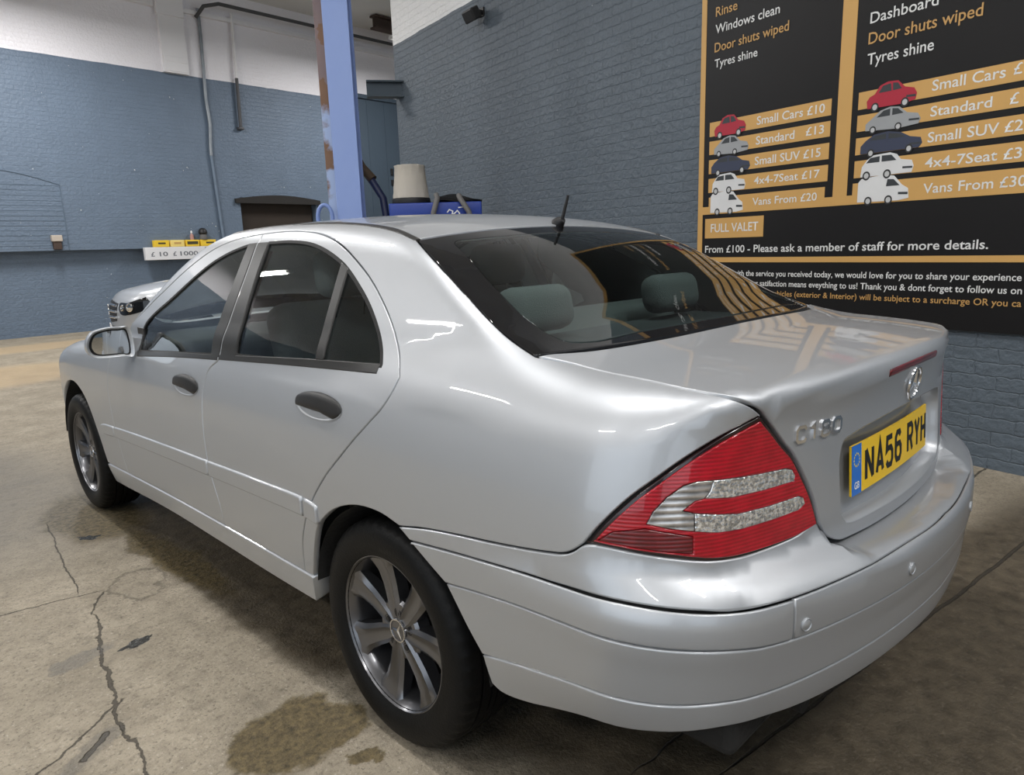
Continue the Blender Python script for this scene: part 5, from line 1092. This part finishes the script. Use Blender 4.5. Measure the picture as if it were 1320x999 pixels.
M_PIPE = mat('grey_conduit', (.16, .19, .22, 1), .45, .3, mottle=.6, mscale=5, var=(.45, .47, .5, 1)); M_PIPED = mat('dark_conduit', (.06, .06, .065, 1), .5); M_PIPEB = mat('blue_painted_conduit', (.15, .20, .27, 1), .5)
e = far('wall_conduit', 'long wavy grey conduit running down the far wall', 'pipe')
bm = bmesh.new(); tube(bm, [(3.42, -.14, 6.05), (3.42, -.14, 5.6), (3.40, -.14, 4.9), (3.38, -.14, 4.4), (3.41, -.14, 3.9), (3.37, -.14, 3.5), (3.36, -.14, 3.3)], .032, 10); bobj('upper_conduit', bm, M_PIPE, e, 50)
bm = bmesh.new(); tube(bm, [(3.36, -.135, 3.32), (3.39, -.135, 2.6), (3.43, -.135, 1.6)], .028, 10); bobj('lower_conduit', bm, M_PIPEB, e, 50)
e = far('drop_pipe', 'short straight pipe ending halfway down the far wall', 'pipe')
bm = bmesh.new(); tube(bm, [(4.10, -.17, 6.1), (4.07, -.17, 4.86)], .034, 10); bobj('white_pipe', bm, M_WHITEP, e, 50)
bm = bmesh.new(); tube(bm, [(4.07, -.17, 4.86), (4.05, -.17, 3.87)], .034, 10); box(bm, (4.05, -.155, 3.88), (.12, .10, .05), bev=.01); bobj('blue_pipe', bm, M_PIPED, e, 50)
e = far('ceiling_conduit', 'dark conduit running along the top of the far wall', 'pipe')
bm = bmesh.new(); tube(bm, [(3.36, -.15, 5.88), (3.44, -.35, 6.05), (3.7, -.45, 6.12), (6.2, -.45, 6.12), (9.5, -.45, 6.12)], .035, 10); bobj('conduit', bm, M_PIPED, e, 50)
M_RB = mat('rusty_brown_steel', (.07, .045, .035, 1), .8, mottle=.7, mscale=4)
e = far('roof_beam', 'dark brown rusty roof beam end at the top beside the column', 'beam')
bm = bmesh.new(); box(bm, (7.7, -1.1, 6.16), (1.5, .22, .04)); box(bm, (7.7, -1.1, 6.40), (1.5, .22, .04)); box(bm, (7.7, -1.1, 6.28), (1.5, .03, .24)); bobj('beam', bm, M_RB, e)
e = far('junction_box', 'small beige junction box on the far wall ledge', 'box')
M_JB = mat('beige_plastic', (.48, .42, .36, 1), .6); bm = bmesh.new(); box(bm, (.36, -.14, 1.70), (.17, .09, .11), bev=.012); bobj('box_lid', bm, M_JB, e); bm = bmesh.new(); box(bm, (.36, -.13, 1.58), (.13, .07, .15), bev=.01); bobj('box_body', bm, M_RB, e)
e = far('amount_board', 'long white board with pound amounts on the far wall', 'sign')
M_WB = mat('white_board', (.72, .72, .74, 1), .5); M_GR = mat('grey_print', (.16, .17, .19, 1), .6)
bm = bmesh.new(); box(bm, (2.85, -.17, 1.385), (2.10, .10, .245), bev=.008); bobj('board_body', bm, M_WB, e)
f2 = lambda u, v, d: Vector((u, -d, v))
for s, a, b2 in (('\u00a3', 1.90, 1.97), ('10', 2.06, 2.22), ('\u00a3', 2.32, 2.39), ('1000', 2.46, 2.82), ('\u00a3', 3.06, 3.13)): text('print', s, M_GR, e, a, b2, 1.335, .085, f2, .2215, .02)
bm = bmesh.new(); box(bm, (2.98, -.221, 1.385), (.012, .004, .22)); bobj('divider_line', bm, M_GR, e)
M_YEL = mat('yellow_tub', (.82, .55, .035, 1), .5); M_YD = mat('dark_tub_print', (.05, .045, .02, 1), .6); M_YL = mat('pale_yellow_tub', (.85, .66, .20, 1), .5)
for i, (x0, x1) in enumerate(((1.99, 2.27), (2.30, 2.57), (2.60, 2.87), (2.90, 3.22))):
    e = far('yellow_box', ['leftmost yellow box standing on the white board', 'pale yellow box, second from the left on the white board', 'yellow box with broad dark band on the white board', 'widest yellow box at the right on the white board'][i], 'box', 'yellow boxes on the white board')
    bm = bmesh.new(); box(bm, ((x0 + x1) / 2, -.165, 1.573), (x1 - x0, .11, .13), bev=.008); bobj('box_body', bm, M_YL if i == 1 else M_YEL, e)
    bm = bmesh.new(); box(bm, ((x0 + x1) / 2 + (.03 if i == 3 else 0), -.222, 1.58), ((x1 - x0) * (.8 if i == 2 else .5), .004, .055 if i == 2 else .03)); bobj('dark_print', bm, M_YD if i != 1 else M_TG, e)
e = far('spray_bottle', 'tiny white bottle with reddish base on the yellow boxes', 'bottle')
bm = bmesh.new(); lathe(bm, [(.035, 1.64), (.037, 1.66), (.035, 1.73), (.015, 1.75), (.015, 1.765)], 16, 'z', (2.755, -.165, 0)); bobj('bottle_body', bm, mat('pinkish_plastic', (.45, .25, .22, 1), .5), e, 40)
bm = bmesh.new(); lathe(bm, [(.018, 1.765), (.02, 1.80), (.006, 1.82)], 14, 'z', (2.755, -.165, 0)); bobj('bottle_cap', bm, M_WB, e, 40)
e = far('dark_container', 'dark round-topped object on the rightmost yellow box', 'object')
bm = bmesh.new(); lathe(bm, [(.075, 1.64), (.08, 1.66), (.06, 1.74)], 20, 'z', (2.99, -.165, 0)); bobj('grey_base', bm, M_HG, e, 40)
bm = bmesh.new(); lathe(bm, [(.06, 1.74), (.085, 1.77), (.08, 1.82), (.05, 1.86), (.001, 1.875)], 20, 'z', (2.99, -.165, 0)); bobj('black_top', bm, M_DARK, e, 40)
e = tag(far('bricked_arch', None, None), kind='structure')  # bricked-up arch: raised outline and brick courses
bm = bmesh.new(); pts_ = [(-1.6, 1.5)] + [(-1.6 + 2.15 * k / 14, 2.62 + .22 * math.sin(PI * k / 14)) for k in range(15)] + [(.55, 1.5)]
tube(bm, [(u, -.103, v) for u, v in pts_], .008, 6)
for k in range(13): tube(bm, [(-1.58, -.101, 1.58 + k * .085), (.53, -.101, 1.58 + k * .085)], .004, 4)
bobj('brick_infill', bm, mat('joint_paint', (.10, .14, .19, 1), .6), e)
# ------------------------------------------------------------------ second car at the far end
def F2(P):
    Q = np.stack([P[..., 0] / 1.05, P[..., 1], (P[..., 2] - .02) / 1.06], -1); return F(Q) * 1.05
sv = empty('silver_suv', (4.33, 7.60, 0), math.radians(76), 'silver car with chrome grille parked by the far wall', 'car')
prof = [(-.88, 3.25, .80), (-.84, 3.08, .80)]
half = [(-1.03, .57)] + []
def uvb(u0, u1, v0, v1, n=20): return [(u0 + (u1 - u0) * k / n, v0) for k in range(n)] + [(u1, v0 + (v1 - v0) * k / n) for k in range(n)] + [(u1 - (u1 - u0) * k / n, v1) for k in range(n)] + [(u0, v1 - (v1 - v0) * k / n) for k in range(n)]
uf, ur = SIDE.u1 + .75 * PI / 2, SIDE.u0 - .75 * PI / 2
def arch2(y): return [tuple(p) for p in SIDE.inv([(-.9, y + .40 * math.cos(a), .34 + .40 * math.sin(a)) for a in [2 * PI * k / 40 for k in range(40)]])]
top_v = .8 * PI / 2 - .02
wF = [(-.80, 1.80, 1.14), (-.76, 1.62, 1.30), (-.70, 1.30, 1.52), (-.66, 1.0, 1.58), (-.66, .55, 1.585), (-.70, .20, 1.50), (-.76, -.02, 1.30), (-.82, -.05, 1.20), (-.84, .9, 1.15)]
hlp = [(-.83, 3.10, .86), (-.72, 3.30, .80), (-.56, 3.42, .79), (-.58, 3.41, .66), (-.74, 3.28, .66), (-.84, 3.05, .76)]
for s in LR:
    panel('body_shell', F2, SIDE, uvb(ur, uf, -.46, top_v), M_PAINT, sv, holes=[arch2(0), arch2(2.715)], gap=0, thick=.02, res=.06, sides=(s,))
    panel('side_window', lambda P: F2(P) - .003, SIDE, ring(spl(SIDE, wF + [wF[0]], 5)), M_FRIT, sv, gap=0, thick=.004, res=.06, sides=(s,))
    hl_ = panel('headlamp', lambda P: F2(P) - .006, SIDE, ring(spl(SIDE, hlp + [hlp[0]], 5)), M_FRIT, sv, gap=0, thick=.008, res=.03, sides=(s,))
    for (px_, py_, pz_, r_) in ((-.70, 3.26, .745, .052), (-.61, 3.355, .735, .040)):
        u = SIDE.inv([(px_, py_, pz_)]); P, N = surf(F2, SIDE, u, .007); q = Vector(N[0]).to_track_quat('Z', 'Y').to_matrix().to_4x4(); bm = bmesh.new()
        lathe(bm, [(r_, -.005), (r_, .006), (r_ * .8, .010), (r_ * .78, .002), (r_ * .3, .004), (.0005, .008)], 24); bm.transform(Matrix.Scale(1 if s > 0 else -1, 4, (1, 0, 0)) @ Matrix.Translation(Vector(P[0])) @ q); bobj('headlamp_reflector', bm, M_CHROME, hl_, 40)
FR2 = Across(2.9, .72, .55)
gq = ring(spl(FR2, [(-.46, 3.5, .80), (0, 3.5, .83), (.46, 3.5, .80)]), spl(FR2, [(.46, 3.5, .80), (.40, 3.5, .55)]), spl(FR2, [(.40, 3.5, .55), (0, 3.5, .53), (-.40, 3.5, .55)]), spl(FR2, [(-.40, 3.5, .55), (-.46, 3.5, .80)]))
gri = panel('grille', lambda P: F2(P) - .004, FR2, gq, M_DARK, sv, gap=0, thick=.01, res=.05)
for zz in (.60, .68, .76):
    line_ = spl(FR2, [(-.43, 3.5, zz), (0, 3.5, zz + .01), (.43, 3.5, zz)], 8); P, N = surf(F2, FR2, np.array(line_), .012)
    bm = bmesh.new(); tube(bm, [tuple(p) for p in P], .016, 8); bobj('grille_bar', bm, M_CHROME, gri, 50)
P, N = surf(F2, FR2, FR2.inv([(0, 3.5, .68)]), .02); bm = bmesh.new(); lathe(bm, [(.085, 0), (.085, .012), (.074, .014), (.074, .004), (.0005, .004)], 32, 'y'); bm.transform(Matrix.Translation(Vector(P[0])) @ Matrix.Rotation(PI, 4, 'Z')); bobj('grille_emblem', bm, M_CHROME, gri, 40)
P, N = surf(F2, FR2, FR2.inv([(0, 3.5, .44)]), .01); bm = bmesh.new(); box(bm, Vector(P[0]), (.52, .012, .11), bev=.003); bobj('number_plate', bm, M_WB, sv)
wq = ring(spl(TOP, [(-.55, 1.27, 1.60), (0, 1.34, 1.64), (.55, 1.27, 1.60)]), spl(TOP, [(.55, 1.27, 1.60), (.70, 1.9, 1.22)]), spl(TOP, [(.70, 1.9, 1.22), (0, 2.08, 1.24), (-.70, 1.9, 1.22)]), spl(TOP, [(-.70, 1.9, 1.22), (-.55, 1.27, 1.60)]))
panel('windscreen', lambda P: F2(P) - .003, TOP, wq, M_FRIT, sv, gap=0, thick=.004, res=.07)
for y in (0, 2.715):
    for s in LR:
        bm = bmesh.new(); lathe(bm, [(.22, -.10), (.30, -.105), (.34, -.09), (.345, 0), (.34, .09), (.30, .105), (.22, .10)], 48, 'x', (s * .79, y, .345), True); w_ = bobj('tyre', bm, M_TYRE, sv, 40)
        bm = bmesh.new(); lathe(bm, [(.225, .09), (.235, .095), (.20, .075), (.07, .085), (.0005, .09)] if s > 0 else [(.225, -.09), (.235, -.095), (.20, -.075), (.07, -.085), (.0005, -.09)], 40, 'x', (s * .79, y, .345))
        bobj('alloy_wheel', bm, M_CHROME, w_, 40)
        bm = bmesh.new(); n_ = 24; A, B = [], []
        for i in range(n_ + 1):
            a = PI * 1.2 * i / n_ - .1 * PI; A.append(bm.verts.new((s * .88, y + .41 * math.cos(a), .34 + .41 * math.sin(a)))); B.append(bm.verts.new((s * .5, y + .41 * math.cos(a), .34 + .41 * math.sin(a))))
        for i in range(n_): bm.faces.new((A[i], A[i + 1], B[i + 1], B[i]))
        bm.faces.new(B); bobj('arch_liner', bm, M_WELL, sv)
bm = bmesh.new(); box(bm, (0, 1.3, .34), (1.4, 3.6, .10), bev=.02); bobj('floor_pan', bm, M_WELL, sv)
bpy.context.view_layer.update()
